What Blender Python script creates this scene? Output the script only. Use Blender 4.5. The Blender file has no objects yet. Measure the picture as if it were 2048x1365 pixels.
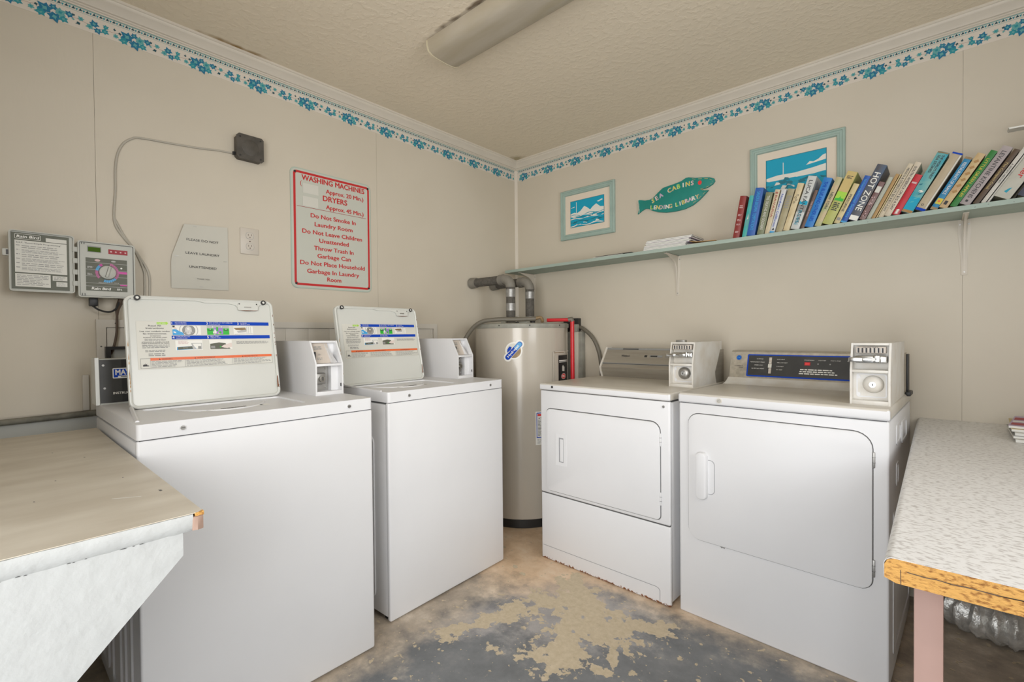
import bpy, bmesh, math, random
from mathutils import Matrix, Vector
random.seed(7)
PI = math.pi
C = bpy.context.scene.collection
scene = bpy.context.scene

# ---------------------------------------------------------------- camera
cd = bpy.data.cameras.new('camera')
cd.sensor_width = 36.0
cd.lens = 950.5 / 2048 * 36.0
cd.clip_start = 0.02
cam = bpy.data.objects.new('camera', cd)
C.objects.link(cam)
cam.matrix_world = Matrix(((0.7446555, -0.0020398, 0.6674459, 0.0),
                           (0.6673865, 0.0159579, -0.7445405, 0.0),
                           (-0.0091323, 0.9998706, 0.0132445, 1.15),
                           (0, 0, 0, 1)))
scene.camera = cam

# ---------------------------------------------------------------- colour and light
scene.view_settings.view_transform = 'Standard'
scene.view_settings.look = 'None'
scene.view_settings.gamma = 1.0
scene.view_settings.use_curve_mapping = False
scene.view_settings.exposure = -0.06

world = bpy.data.worlds.new('world')
scene.world = world
world.use_nodes = True
wn = world.node_tree
bg = wn.nodes['Background']
bg.inputs['Color'].default_value = (0.94, 0.965, 1.0, 1)
bg.inputs['Strength'].default_value = 4.35


def area(name, loc, target, sx, sy, power, col=(1, 1, 1)):
    l = bpy.data.lights.new(name, 'AREA')
    l.shape = 'RECTANGLE'
    l.size, l.size_y, l.energy, l.color = sx, sy, power, col
    o = bpy.data.objects.new(name, l)
    C.objects.link(o)
    o.location = loc
    o.rotation_euler = (Vector(target) - Vector(loc)).to_track_quat('-Z', 'Y').to_euler()
    return o


# daylight coming in through the window to the right of the camera
l2 = area('daylight_window', (1.02, 0.92, 1.62), (-1.7, 1.0, 0.80), 1.05, 1.1, 4.6, (1.0, 0.99, 0.97))
l2.data.spread = math.radians(90)
l1 = area('corner_fill', (-0.25, -0.55, 1.25), (-1.95, 2.3, 1.45), 1.2, 1.6, 7.0, (1.0, 0.965, 0.90))  # added warm fill lamp behind the camera, gives the far corner its glow
l1.data.spread = math.radians(85)
# portals: they give no light of their own, they only tell the sampler where the sky comes in
for nm, lc, tg, sx_, sy_ in (('doorway_portal', (-0.25, -0.56, 1.06), (-0.25, 1.0, 1.06), 1.34, 2.12), ('window_portal', (1.0, 0.92, 1.61), (0.0, 0.92, 1.61), 1.16, 1.12)):
    pl = area(nm, lc, tg, sx_, sy_, 1.0)
    pl.data.cycles.is_portal = True

# ---------------------------------------------------------------- materials
def N(nt, t, **kw):
    n = nt.nodes.new(t)
    for k, v in kw.items():
        setattr(n, k, v)
    return n


def mat(name, col, rough=0.5, metal=0.0, noise=0.0, scale=8.0, bump=0.0, bscale=60.0, col2=None, stretch=(1, 1, 1),
        coat=0.0, spec=0.5, trans=0.0, lo=0.35, hi=0.65):
    m = bpy.data.materials.new(name)
    m.use_nodes = True
    nt = m.node_tree
    p = nt.nodes['Principled BSDF']
    c = (col[0], col[1], col[2], 1)
    p.inputs['Base Color'].default_value = c
    p.inputs['Roughness'].default_value = rough
    p.inputs['Metallic'].default_value = metal
    p.inputs['Specular IOR Level'].default_value = spec
    p.inputs['Coat Weight'].default_value = coat
    p.inputs['Transmission Weight'].default_value = trans
    if noise or bump or col2:
        tc = N(nt, 'ShaderNodeTexCoord')
        mp = N(nt, 'ShaderNodeMapping')
        mp.inputs['Scale'].default_value = stretch
        nt.links.new(tc.outputs['Object'], mp.inputs['Vector'])
    if noise or col2:
        nz = N(nt, 'ShaderNodeTexNoise')
        nz.inputs['Scale'].default_value = scale
        nz.inputs['Detail'].default_value = 6
        nt.links.new(mp.outputs[0], nz.inputs['Vector'])
        cr = N(nt, 'ShaderNodeValToRGB')
        c2 = col2 if col2 else tuple(max(0, x * (1 - noise)) for x in col)
        cr.color_ramp.elements[0].color = (c2[0], c2[1], c2[2], 1)
        cr.color_ramp.elements[1].color = c
        cr.color_ramp.elements[0].position = lo
        cr.color_ramp.elements[1].position = hi
        nt.links.new(nz.outputs['Fac'], cr.inputs['Fac'])
        nt.links.new(cr.outputs['Color'], p.inputs['Base Color'])
    if bump:
        n2 = N(nt, 'ShaderNodeTexNoise')
        n2.inputs['Scale'].default_value = bscale
        n2.inputs['Detail'].default_value = 4
        nt.links.new(mp.outputs[0], n2.inputs['Vector'])
        b = N(nt, 'ShaderNodeBump')
        b.inputs['Strength'].default_value = bump
        b.inputs['Distance'].default_value = 0.004
        nt.links.new(n2.outputs['Fac'], b.inputs['Height'])
        nt.links.new(b.outputs['Normal'], p.inputs['Normal'])
    return m


ENAMEL = (0.735, 0.735, 0.745)
M = {}
M['enamel'] = mat('white_enamel', ENAMEL, 0.42, noise=0.03, scale=3)
M['enamel_top'] = mat('worn_white_enamel', (0.64, 0.61, 0.555), 0.35, col2=(0.54, 0.50, 0.43), scale=2.5, stretch=(1, 2.5, 1))
M['enamel_dirty'] = mat('grimy_white_enamel', (0.72, 0.705, 0.665), 0.38, col2=(0.64, 0.60, 0.53), scale=14)
M['lid'] = mat('off_white_enamel', (0.60, 0.605, 0.565), 0.25, noise=0.02)
M['gap'] = mat('dark_seam', (0.10, 0.10, 0.10), 0.7)
M['groove'] = mat('grey_seam', (0.33, 0.335, 0.35), 0.6)
M['black'] = mat('black_plastic', (0.018, 0.018, 0.018), 0.45)
M['blackmetal'] = mat('black_painted_panel', (0.045, 0.045, 0.043), 0.4, noise=0.3, scale=12)
M['white'] = mat('white_paint', (0.80, 0.80, 0.78), 0.5)
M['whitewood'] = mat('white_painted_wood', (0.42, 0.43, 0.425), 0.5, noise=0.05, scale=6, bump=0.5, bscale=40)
M['chrome'] = mat('worn_chrome', (0.66, 0.66, 0.64), 0.22, metal=1.0, noise=0.2, scale=30)
M['steel'] = mat('dull_steel', (0.42, 0.41, 0.39), 0.4, metal=0.9, noise=0.15, scale=25)
M['brushed'] = mat('brushed_bronze_panel', (0.40, 0.37, 0.315), 0.42, metal=0.5, col2=(0.345, 0.315, 0.265), scale=5, stretch=(1, 1, 12))
M['gepanel'] = mat('beige_metal_panel', (0.50, 0.455, 0.375), 0.45, metal=0.35, noise=0.25, scale=45)
M['beige'] = mat('beige_plate', (0.52, 0.46, 0.40), 0.45)
M['heater'] = mat('beige_enamel_tank', (0.50, 0.455, 0.385), 0.25, noise=0.05, scale=2, coat=0.3)
M['heaterrim'] = mat('greenish_grey_metal', (0.34, 0.335, 0.29), 0.5, noise=0.2, scale=20)
M['copperrust'] = mat('rusty_brass', (0.34, 0.24, 0.13), 0.5, metal=0.4, noise=0.4, scale=30)
M['foam'] = mat('grey_foam_insulation', (0.12, 0.11, 0.095), 0.85, noise=0.35, scale=60, bump=0.6, bscale=150)
M['tape'] = mat('silver_tape', (0.38, 0.375, 0.36), 0.4, metal=0.5, noise=0.35, scale=40)
M['elbow'] = mat('grey_plastic_elbow', (0.22, 0.205, 0.175), 0.6, noise=0.2, scale=20)
M['conduit'] = mat('grey_brown_cable', (0.15, 0.135, 0.105), 0.5)
M['red'] = mat('red_painted_pipe', (0.55, 0.012, 0.02), 0.35)
M['cable'] = mat('painted_cable', (0.45, 0.42, 0.36), 0.6)
M['ctrl'] = mat('grey_plastic_case', (0.50, 0.505, 0.46), 0.5, noise=0.05)
M['ctrldark'] = mat('dark_olive_faceplate', (0.10, 0.105, 0.075), 0.5)
M['lcd'] = mat('green_liquid_crystal', (0.06, 0.12, 0.012), 0.6, spec=0.1)
M['paper'] = mat('white_paper', (0.58, 0.565, 0.50), 0.8)
M['labelbg'] = mat('cream_label', (0.62, 0.61, 0.55), 0.4)
M['labelwhite'] = mat('white_label', (0.78, 0.77, 0.72), 0.35)
M['ink'] = mat('black_ink', (0.035, 0.035, 0.04), 0.6)
M['inkgrey'] = mat('grey_print', (0.27, 0.27, 0.26), 0.6)
M['inklight'] = mat('light_grey_print', (0.45, 0.45, 0.44), 0.6)
M['blue'] = mat('blue_print', (0.006, 0.055, 0.42), 0.6, spec=0.2)
M['lightblue'] = mat('sky_blue_print', (0.04, 0.33, 0.66), 0.4)
M['green'] = mat('green_print', (0.02, 0.42, 0.03), 0.4)
M['lime'] = mat('lime_print', (0.35, 0.62, 0.05), 0.4)
M['purple'] = mat('purple_print', (0.32, 0.18, 0.55), 0.4)
M['orange'] = mat('orange_print', (0.72, 0.13, 0.03), 0.4)
M['magenta'] = mat('magenta_print', (0.55, 0.02, 0.30), 0.4)
M['darkred'] = mat('dark_red_print', (0.33, 0.01, 0.02), 0.5)
M['signred'] = mat('sign_red', (0.52, 0.02, 0.022), 0.4)
M['signbg'] = mat('pale_grey_sign', (0.53, 0.54, 0.475), 0.4)
M['signedge'] = mat('pale_green_sign_edge', (0.42, 0.50, 0.43), 0.4)
M['sagewood'] = mat('sage_painted_wood', (0.37, 0.455, 0.40), 0.55, noise=0.12, scale=12, stretch=(0.3, 1, 1), bump=0.2, bscale=50)
M['sageframe'] = mat('sage_painted_frame', (0.34, 0.45, 0.40), 0.5, noise=0.1, scale=10)
M['matboard'] = mat('cream_mount_board', (0.72, 0.63, 0.52), 0.8)
M['teal'] = mat('teal_print', (0.01, 0.30, 0.42), 0.6)
M['tealdark'] = mat('dark_teal_print', (0.01, 0.17, 0.23), 0.6)
M['seablue'] = mat('sea_blue_print', (0.0, 0.33, 0.50), 0.6)
M['seagreen'] = mat('green_teal_paint', (0.01, 0.24, 0.20), 0.45, noise=0.15, scale=12)
M['white_art'] = mat('white_artwork', (0.75, 0.73, 0.66), 0.7)
M['yellow'] = mat('yellow_paint', (0.62, 0.50, 0.04), 0.5)
M['lavender'] = mat('lavender_paint', (0.45, 0.35, 0.50), 0.5)
M['border'] = mat('cream_wallpaper_border', (0.66, 0.60, 0.52), 0.7)
M['leaf1'] = mat('blue_leaf_print', (0.012, 0.16, 0.28), 0.7)
M['leaf2'] = mat('teal_leaf_print', (0.02, 0.26, 0.31), 0.7)
M['leaf3'] = mat('dark_leaf_print', (0.012, 0.07, 0.09), 0.7)
M['leaf4'] = mat('pale_teal_leaf_print', (0.12, 0.36, 0.36), 0.7)
M['stem'] = mat('pink_stem_print', (0.42, 0.25, 0.20), 0.7)
M['rust'] = mat('rust', (0.20, 0.06, 0.015), 0.9, noise=0.5, scale=80)
M['ochre'] = mat('ochre_chipped_paint', (0.40, 0.24, 0.10), 0.8)
M['laminate'] = mat('beige_laminate', (0.60, 0.55, 0.46), 0.45, col2=(0.50, 0.445, 0.36), scale=5, stretch=(3, 1, 1))
M['particle'] = mat('particle_board', (0.66, 0.36, 0.10), 0.85, col2=(0.30, 0.125, 0.03), scale=240, bump=0.8, bscale=200, stretch=(0.5, 1, 1.1), lo=0.33, hi=0.50)
M['stone'] = mat('grey_streaked_laminate', (0.76, 0.75, 0.735), 0.38, col2=(0.50, 0.475, 0.455), scale=105, stretch=(0.75, 1.35, 1), lo=0.36, hi=0.50)
M['pinkwood'] = mat('dusty_pink_painted_wood', (0.45, 0.29, 0.245), 0.6, noise=0.1)
M['ochrewood'] = mat('bare_brown_wood', (0.30, 0.20, 0.155), 0.7)
M['rose'] = mat('rose_print', (0.48, 0.13, 0.30), 0.5)
M['foil'] = mat('crumpled_foil', (0.72, 0.71, 0.67), 0.33, metal=0.55, noise=0.35, scale=35, bump=1.0, bscale=70)
M['trim'] = mat('cream_painted_trim', (0.64, 0.585, 0.50), 0.5, noise=0.04)
M['fixture'] = mat('aged_acrylic_diffuser', (0.47, 0.42, 0.34), 0.3, col2=(0.40, 0.345, 0.25), scale=3, stretch=(1, 6, 1))
M['fixedge'] = mat('yellowed_acrylic', (0.60, 0.53, 0.38), 0.3)
M['fanbox'] = mat('dark_brown_plastic', (0.085, 0.075, 0.062), 0.5, noise=0.35, scale=25)
M['outlet'] = mat('cream_outlet_plastic', (0.58, 0.53, 0.46), 0.4)
M['outletslot'] = mat('brown_slot', (0.09, 0.06, 0.04), 0.6)
M['panelpaint'] = mat('cream_painted_boards', (0.60, 0.565, 0.50), 0.55, noise=0.05)
M['dirtypipe'] = mat('dusty_grey_pipe', (0.20, 0.19, 0.15), 0.8, noise=0.4, scale=30)
M['gold'] = mat('gold_print', (0.55, 0.42, 0.16), 0.4)
M['pink'] = mat('pale_pink_print', (0.60, 0.42, 0.42), 0.5)
M['pages'] = mat('book_pages', (0.62, 0.54, 0.40), 0.85, noise=0.15, scale=90)
M['skin'] = mat('pale_pink_hand_print', (0.70, 0.60, 0.55), 0.5)
M['cyan'] = mat('cyan_print', (0.06, 0.42, 0.48), 0.5)
M['sticker_red'] = mat('bright_red_sticker', (0.75, 0.05, 0.05), 0.35)
M['signorange'] = mat('yellow_tape', (0.65, 0.45, 0.02), 0.5)


def wall_mat(name, c1, c2):
    m = bpy.data.materials.new(name)
    m.use_nodes = True
    nt = m.node_tree
    p = nt.nodes['Principled BSDF']
    p.inputs['Roughness'].default_value = 0.55
    tc = N(nt, 'ShaderNodeTexCoord')
    nz = N(nt, 'ShaderNodeTexNoise')
    nz.inputs['Scale'].default_value = 1.6
    nz.inputs['Detail'].default_value = 3
    cr = N(nt, 'ShaderNodeValToRGB')
    cr.color_ramp.elements[0].color = (*c1, 1)
    cr.color_ramp.elements[1].color = (*c2, 1)
    cr.color_ramp.elements[0].position = 0.35
    cr.color_ramp.elements[1].position = 0.65
    nt.links.new(tc.outputs['Object'], nz.inputs['Vector'])
    nt.links.new(nz.outputs['Fac'], cr.inputs['Fac'])
    nt.links.new(cr.outputs['Color'], p.inputs['Base Color'])
    # fine linen-like paper texture
    w1 = N(nt, 'ShaderNodeTexNoise')
    w1.inputs['Scale'].default_value = 90
    mp = N(nt, 'ShaderNodeMapping')
    mp.inputs['Scale'].default_value = (1, 1, 0.25)
    nt.links.new(tc.outputs['Object'], mp.inputs['Vector'])
    nt.links.new(mp.outputs[0], w1.inputs['Vector'])
    b = N(nt, 'ShaderNodeBump')
    b.inputs['Strength'].default_value = 0.15
    b.inputs['Distance'].default_value = 0.002
    nt.links.new(w1.outputs['Fac'], b.inputs['Height'])
    nt.links.new(b.outputs['Normal'], p.inputs['Normal'])
    return m


M['wall'] = wall_mat('painted_wall_panel', (0.57, 0.515, 0.42), (0.605, 0.55, 0.455))
M['lowerwall'] = mat('grey_white_masonry', (0.44, 0.44, 0.40), 0.6, noise=0.06)


def ceiling_mat():
    m = bpy.data.materials.new('knockdown_ceiling_paint')
    m.use_nodes = True
    nt = m.node_tree
    p = nt.nodes['Principled BSDF']
    p.inputs['Roughness'].default_value = 0.8
    tc = N(nt, 'ShaderNodeTexCoord')
    nz = N(nt, 'ShaderNodeTexNoise')
    nz.inputs['Scale'].default_value = 38
    nz.inputs['Detail'].default_value = 3
    nt.links.new(tc.outputs['Object'], nz.inputs['Vector'])
    cr = N(nt, 'ShaderNodeValToRGB')
    cr.color_ramp.elements[0].position = 0.48
    cr.color_ramp.elements[1].position = 0.62
    nt.links.new(nz.outputs['Fac'], cr.inputs['Fac'])
    b = N(nt, 'ShaderNodeBump')
    b.inputs['Strength'].default_value = 0.22
    b.inputs['Distance'].default_value = 0.004
    nt.links.new(cr.outputs['Color'], b.inputs['Height'])
    nt.links.new(b.outputs['Normal'], p.inputs['Normal'])
    # large soft tone plus a brown water stain beside the left moulding
    n2 = N(nt, 'ShaderNodeTexNoise')
    n2.inputs['Scale'].default_value = 1.3
    nt.links.new(tc.outputs['Object'], n2.inputs['Vector'])
    c2 = N(nt, 'ShaderNodeValToRGB')
    c2.color_ramp.elements[0].color = (0.75, 0.66, 0.52, 1)
    c2.color_ramp.elements[1].color = (0.79, 0.695, 0.55, 1)
    nt.links.new(n2.outputs['Fac'], c2.inputs['Fac'])
    last = c2.outputs['Color']
    n3 = N(nt, 'ShaderNodeTexNoise')
    n3.inputs['Scale'].default_value = 14
    nt.links.new(tc.outputs['Object'], n3.inputs['Vector'])
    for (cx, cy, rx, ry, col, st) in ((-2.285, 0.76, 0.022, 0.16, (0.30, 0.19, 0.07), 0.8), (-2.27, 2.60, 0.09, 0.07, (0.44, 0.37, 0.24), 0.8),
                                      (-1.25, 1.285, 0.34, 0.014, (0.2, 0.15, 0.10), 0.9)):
        mp = N(nt, 'ShaderNodeMapping')
        mp.inputs['Location'].default_value = (-cx / rx, -cy / ry, 0)
        mp.inputs['Scale'].default_value = (1 / rx, 1 / ry, 0)
        nt.links.new(tc.outputs['Object'], mp.inputs['Vector'])
        ln = N(nt, 'ShaderNodeVectorMath', operation='LENGTH')
        nt.links.new(mp.outputs[0], ln.inputs[0])
        s1 = N(nt, 'ShaderNodeMath', operation='SUBTRACT')
        s1.inputs[0].default_value = 1.0
        nt.links.new(ln.outputs['Value'], s1.inputs[1])
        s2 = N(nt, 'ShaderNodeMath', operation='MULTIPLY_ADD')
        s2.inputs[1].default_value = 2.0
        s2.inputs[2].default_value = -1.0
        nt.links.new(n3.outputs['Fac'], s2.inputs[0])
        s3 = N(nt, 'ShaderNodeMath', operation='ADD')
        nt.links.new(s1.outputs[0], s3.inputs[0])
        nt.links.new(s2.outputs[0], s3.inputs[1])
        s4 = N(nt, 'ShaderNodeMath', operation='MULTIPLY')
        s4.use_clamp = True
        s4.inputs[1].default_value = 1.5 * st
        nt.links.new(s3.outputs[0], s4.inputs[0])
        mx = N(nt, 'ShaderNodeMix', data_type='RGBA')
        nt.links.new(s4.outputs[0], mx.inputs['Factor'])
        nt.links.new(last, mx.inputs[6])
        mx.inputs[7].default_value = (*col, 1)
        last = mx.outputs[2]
    nt.links.new(last, p.inputs['Base Color'])
    return m


M['ceiling'] = ceiling_mat()


def floor_mat():
    m = bpy.data.materials.new('worn_painted_concrete')
    m.use_nodes = True
    nt = m.node_tree
    L = nt.links
    p = nt.nodes['Principled BSDF']
    tc = N(nt, 'ShaderNodeTexCoord')
    P = tc.outputs['Object']

    def noise(scale, detail=6, rough=0.6):
        n = N(nt, 'ShaderNodeTexNoise')
        n.inputs['Scale'].default_value = scale
        n.inputs['Detail'].default_value = detail
        n.inputs['Roughness'].default_value = rough
        L.new(P, n.inputs['Vector'])
        return n.outputs['Fac']

    def math_(op, a, b=None, c=None, clamp=False):
        n = N(nt, 'ShaderNodeMath', operation=op)
        n.use_clamp = clamp
        for i, v in enumerate((a, b, c)):
            if v is None:
                continue
            if isinstance(v, (int, float)):
                n.inputs[i].default_value = v
            else:
                L.new(v, n.inputs[i])
        return n.outputs[0]

    def ell(cx, cy, rx, ry, ang):
        sub = N(nt, 'ShaderNodeVectorMath', operation='SUBTRACT')
        L.new(P, sub.inputs[0])
        sub.inputs[1].default_value = (cx, cy, 0)
        rot = N(nt, 'ShaderNodeVectorRotate', rotation_type='Z_AXIS')
        rot.inputs['Angle'].default_value = -math.radians(ang)
        L.new(sub.outputs[0], rot.inputs['Vector'])
        mp = N(nt, 'ShaderNodeVectorMath', operation='MULTIPLY')
        L.new(rot.outputs[0], mp.inputs[0])
        mp.inputs[1].default_value = (1 / rx, 1 / ry, 0)
        ln = N(nt, 'ShaderNodeVectorMath', operation='LENGTH')
        L.new(mp.outputs[0], ln.inputs[0])
        return math_('SUBTRACT', 1.0, ln.outputs['Value'])

    def mx(f, a, b):
        n = N(nt, 'ShaderNodeMix', data_type='RGBA')
        L.new(f, n.inputs['Factor'])
        for i, v in ((6, a), (7, b)):
            if isinstance(v, tuple):
                n.inputs[i].default_value = (*v, 1)
            else:
                L.new(v, n.inputs[i])
        return n.outputs[2]

    def ramp(f, stops):
        r = N(nt, 'ShaderNodeValToRGB')
        e = r.color_ramp.elements
        e[0].position, e[0].color = stops[0][0], (*stops[0][1], 1)
        e[1].position, e[1].color = stops[-1][0], (*stops[-1][1], 1)
        for q, c in stops[1:-1]:
            k = e.new(q)
            k.color = (*c, 1)
        L.new(f, r.inputs['Fac'])
        return r.outputs['Color']

    nbig = noise(2.5, 4)
    nmid = noise(9, 8, 0.65)
    nfine = noise(45, 6, 0.7)
    paint = ramp(nmid, [(0.3, (0.145, 0.152, 0.16)), (0.55, (0.20, 0.208, 0.215)), (0.75, (0.29, 0.285, 0.285))])
    tan = ramp(nmid, [(0.3, (0.58, 0.40, 0.25)), (0.5, (0.74, 0.54, 0.36)), (0.7, (0.82, 0.66, 0.49))])
    dirt = ramp(nmid, [(0.3, (0.28, 0.235, 0.19)), (0.55, (0.50, 0.42, 0.33)), (0.72, (0.72, 0.63, 0.52))])
    pale = ramp(nfine, [(0.3, (0.52, 0.43, 0.29)), (0.7, (0.66, 0.56, 0.41))])
    # greyish lighter lavender area in the middle
    mid = math_('MAXIMUM', ell(-1.17, 1.66, 0.40, 0.36, 40), ell(-1.4, 1.3, 0.25, 0.12, 70))
    f1 = math_('MULTIPLY', math_('ADD', mid, math_('MULTIPLY_ADD', nmid, 1.6, -0.8)), 2.2, clamp=True)
    col = mx(f1, paint, ramp(nmid, [(0.3, (0.30, 0.285, 0.285)), (0.7, (0.46, 0.435, 0.42))]))
    # bare concrete towards the corner and along the machines
    sx = N(nt, 'ShaderNodeSeparateXYZ')
    L.new(P, sx.inputs[0])
    near_w = math_('MULTIPLY_ADD', sx.outputs['X'], -6.0, -1.45 * 6.0 + 0.5)    # grows towards the washers
    near_d = math_('MULTIPLY_ADD', sx.outputs['Y'], 7.0, -1.82 * 7.0 + 0.45)    # grows towards the dryers
    nb = math_('MULTIPLY_ADD', nmid, 2.4, -1.2)
    f2 = math_('ADD', math_('MAXIMUM', near_w, near_d), nb, clamp=True)
    col = mx(f2, col, dirt)
    corner = ell(-1.66, 2.00, 0.55, 0.42, -30)
    edge_d = math_('MULTIPLY_ADD', sx.outputs['Y'], 12.0, -1.83 * 12.0)
    f3 = math_('MULTIPLY', math_('ADD', corner, math_('MULTIPLY_ADD', nmid, 1.0, -0.35)), 2.0, clamp=True)
    lim = math_('MULTIPLY_ADD', sx.outputs['X'], -4.0, -0.62 * 4.0 + 0.4, clamp=True)
    f3b = math_('MULTIPLY', math_('ADD', edge_d, nb, clamp=True), lim)
    col = mx(f3, col, tan)
    col = mx(math_('MULTIPLY', f3b, 0.75), col, tan)
    # flaked patches with a clean edge
    es = [(-1.12, 1.68, 0.13, 0.17, 30), (-1.0, 1.60, 0.20, 0.13, 20), (-0.87, 1.70, 0.15, 0.045, 35), (-1.02, 1.40, 0.10, 0.14, 30),
          (-1.31, 1.45, 0.06, 0.22, -20), (-1.40, 1.22, 0.035, 0.10, -35), (-1.26, 1.80, 0.06, 0.10, 10), (-1.0, 1.33, 0.20, 0.035, 25),
          (-0.86, 1.49, 0.06, 0.02, 120), (-1.24, 1.62, 0.10, 0.06, 0), (-1.38, 1.16, 0.05, 0.03, 0)]
    big = None
    for e in es:
        v = ell(*e)
        big = v if big is None else math_('MAXIMUM', big, v)
    nedge = noise(16, 8, 0.62)
    fl = math_('ADD', math_('ADD', big, 0.05), math_('MULTIPLY_ADD', nedge, 4.6, -2.38))
    mask = math_('MULTIPLY', fl, 14.0, clamp=True)
    mask0 = math_('MULTIPLY', math_('ADD', big, 0.75), 6.0, clamp=True)
    mask = math_('MULTIPLY', mask, mask0)
    # small flecks
    ns = noise(26, 3, 0.5)
    fk = math_('MULTIPLY', math_('SUBTRACT', ns, 0.645), 40.0, clamp=True)
    ns2 = noise(70, 2, 0.5)
    fk2 = math_('MULTIPLY', math_('SUBTRACT', ns2, 0.70), 40.0, clamp=True)
    mask = math_('MAXIMUM', mask, math_('MAXIMUM', fk, fk2))
    col = mx(mask, col, pale)
    L.new(col, p.inputs['Base Color'])
    rr = math_('MULTIPLY_ADD', mask, 0.3, 0.42)
    L.new(rr, p.inputs['Roughness'])
    b = N(nt, 'ShaderNodeBump')
    b.inputs['Strength'].default_value = 0.35
    b.inputs['Distance'].default_value = 0.003
    L.new(math_('ADD', math_('MULTIPLY', mask, -1.0), nfine), b.inputs['Height'])
    L.new(b.outputs['Normal'], p.inputs['Normal'])
    return m


M['floor'] = floor_mat()


def rusty_enamel():
    """white enamel with rust bitten into the lowest edge of the panel"""
    m = bpy.data.materials.new('white_enamel_rusty_foot')
    m.use_nodes = True
    nt = m.node_tree
    L = nt.links
    p = nt.nodes['Principled BSDF']
    p.inputs['Roughness'].default_value = 0.35
    tc = N(nt, 'ShaderNodeTexCoord')
    nz = N(nt, 'ShaderNodeTexNoise')
    nz.inputs['Scale'].default_value = 95
    nz.inputs['Detail'].default_value = 6
    L.new(tc.outputs['Object'], nz.inputs['Vector'])
    sx = N(nt, 'ShaderNodeSeparateXYZ')
    L.new(tc.outputs['Object'], sx.inputs[0])
    a = N(nt, 'ShaderNodeMath', operation='MULTIPLY_ADD')
    L.new(sx.outputs['Z'], a.inputs[0])
    a.inputs[1].default_value = -20.0
    a.inputs[2].default_value = 0.17
    b = N(nt, 'ShaderNodeMath', operation='ADD')
    L.new(a.outputs[0], b.inputs[0])
    L.new(nz.outputs['Fac'], b.inputs[1])
    c = N(nt, 'ShaderNodeMath', operation='SUBTRACT')
    L.new(b.outputs[0], c.inputs[0])
    c.inputs[1].default_value = 0.5
    d = N(nt, 'ShaderNodeMath', operation='MULTIPLY')
    d.use_clamp = True
    d.inputs[1].default_value = 9
    L.new(c.outputs[0], d.inputs[0])
    mx = N(nt, 'ShaderNodeMix', data_type='RGBA')
    L.new(d.outputs[0], mx.inputs['Factor'])
    mx.inputs[6].default_value = (*ENAMEL, 1)
    mx.inputs[7].default_value = (0.22, 0.075, 0.02, 1)
    L.new(mx.outputs[2], p.inputs['Base Color'])
    return m


M['enamel_rust'] = rusty_enamel()

# ---------------------------------------------------------------- mesh helpers
RX90 = Matrix.Rotation(PI / 2, 4, 'X')              # flat art (x, y, out) -> machine front (x, -out, y)
FACE_R = RX90                                       # right wall, facing -Y
FACE_L = Matrix(((0, 0, 1, 0), (1, 0, 0, 0), (0, 1, 0, 0), (0, 0, 0, 1)))   # left wall, facing +X: x->Y, y->Z, out->X
T = Matrix.Translation


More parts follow.
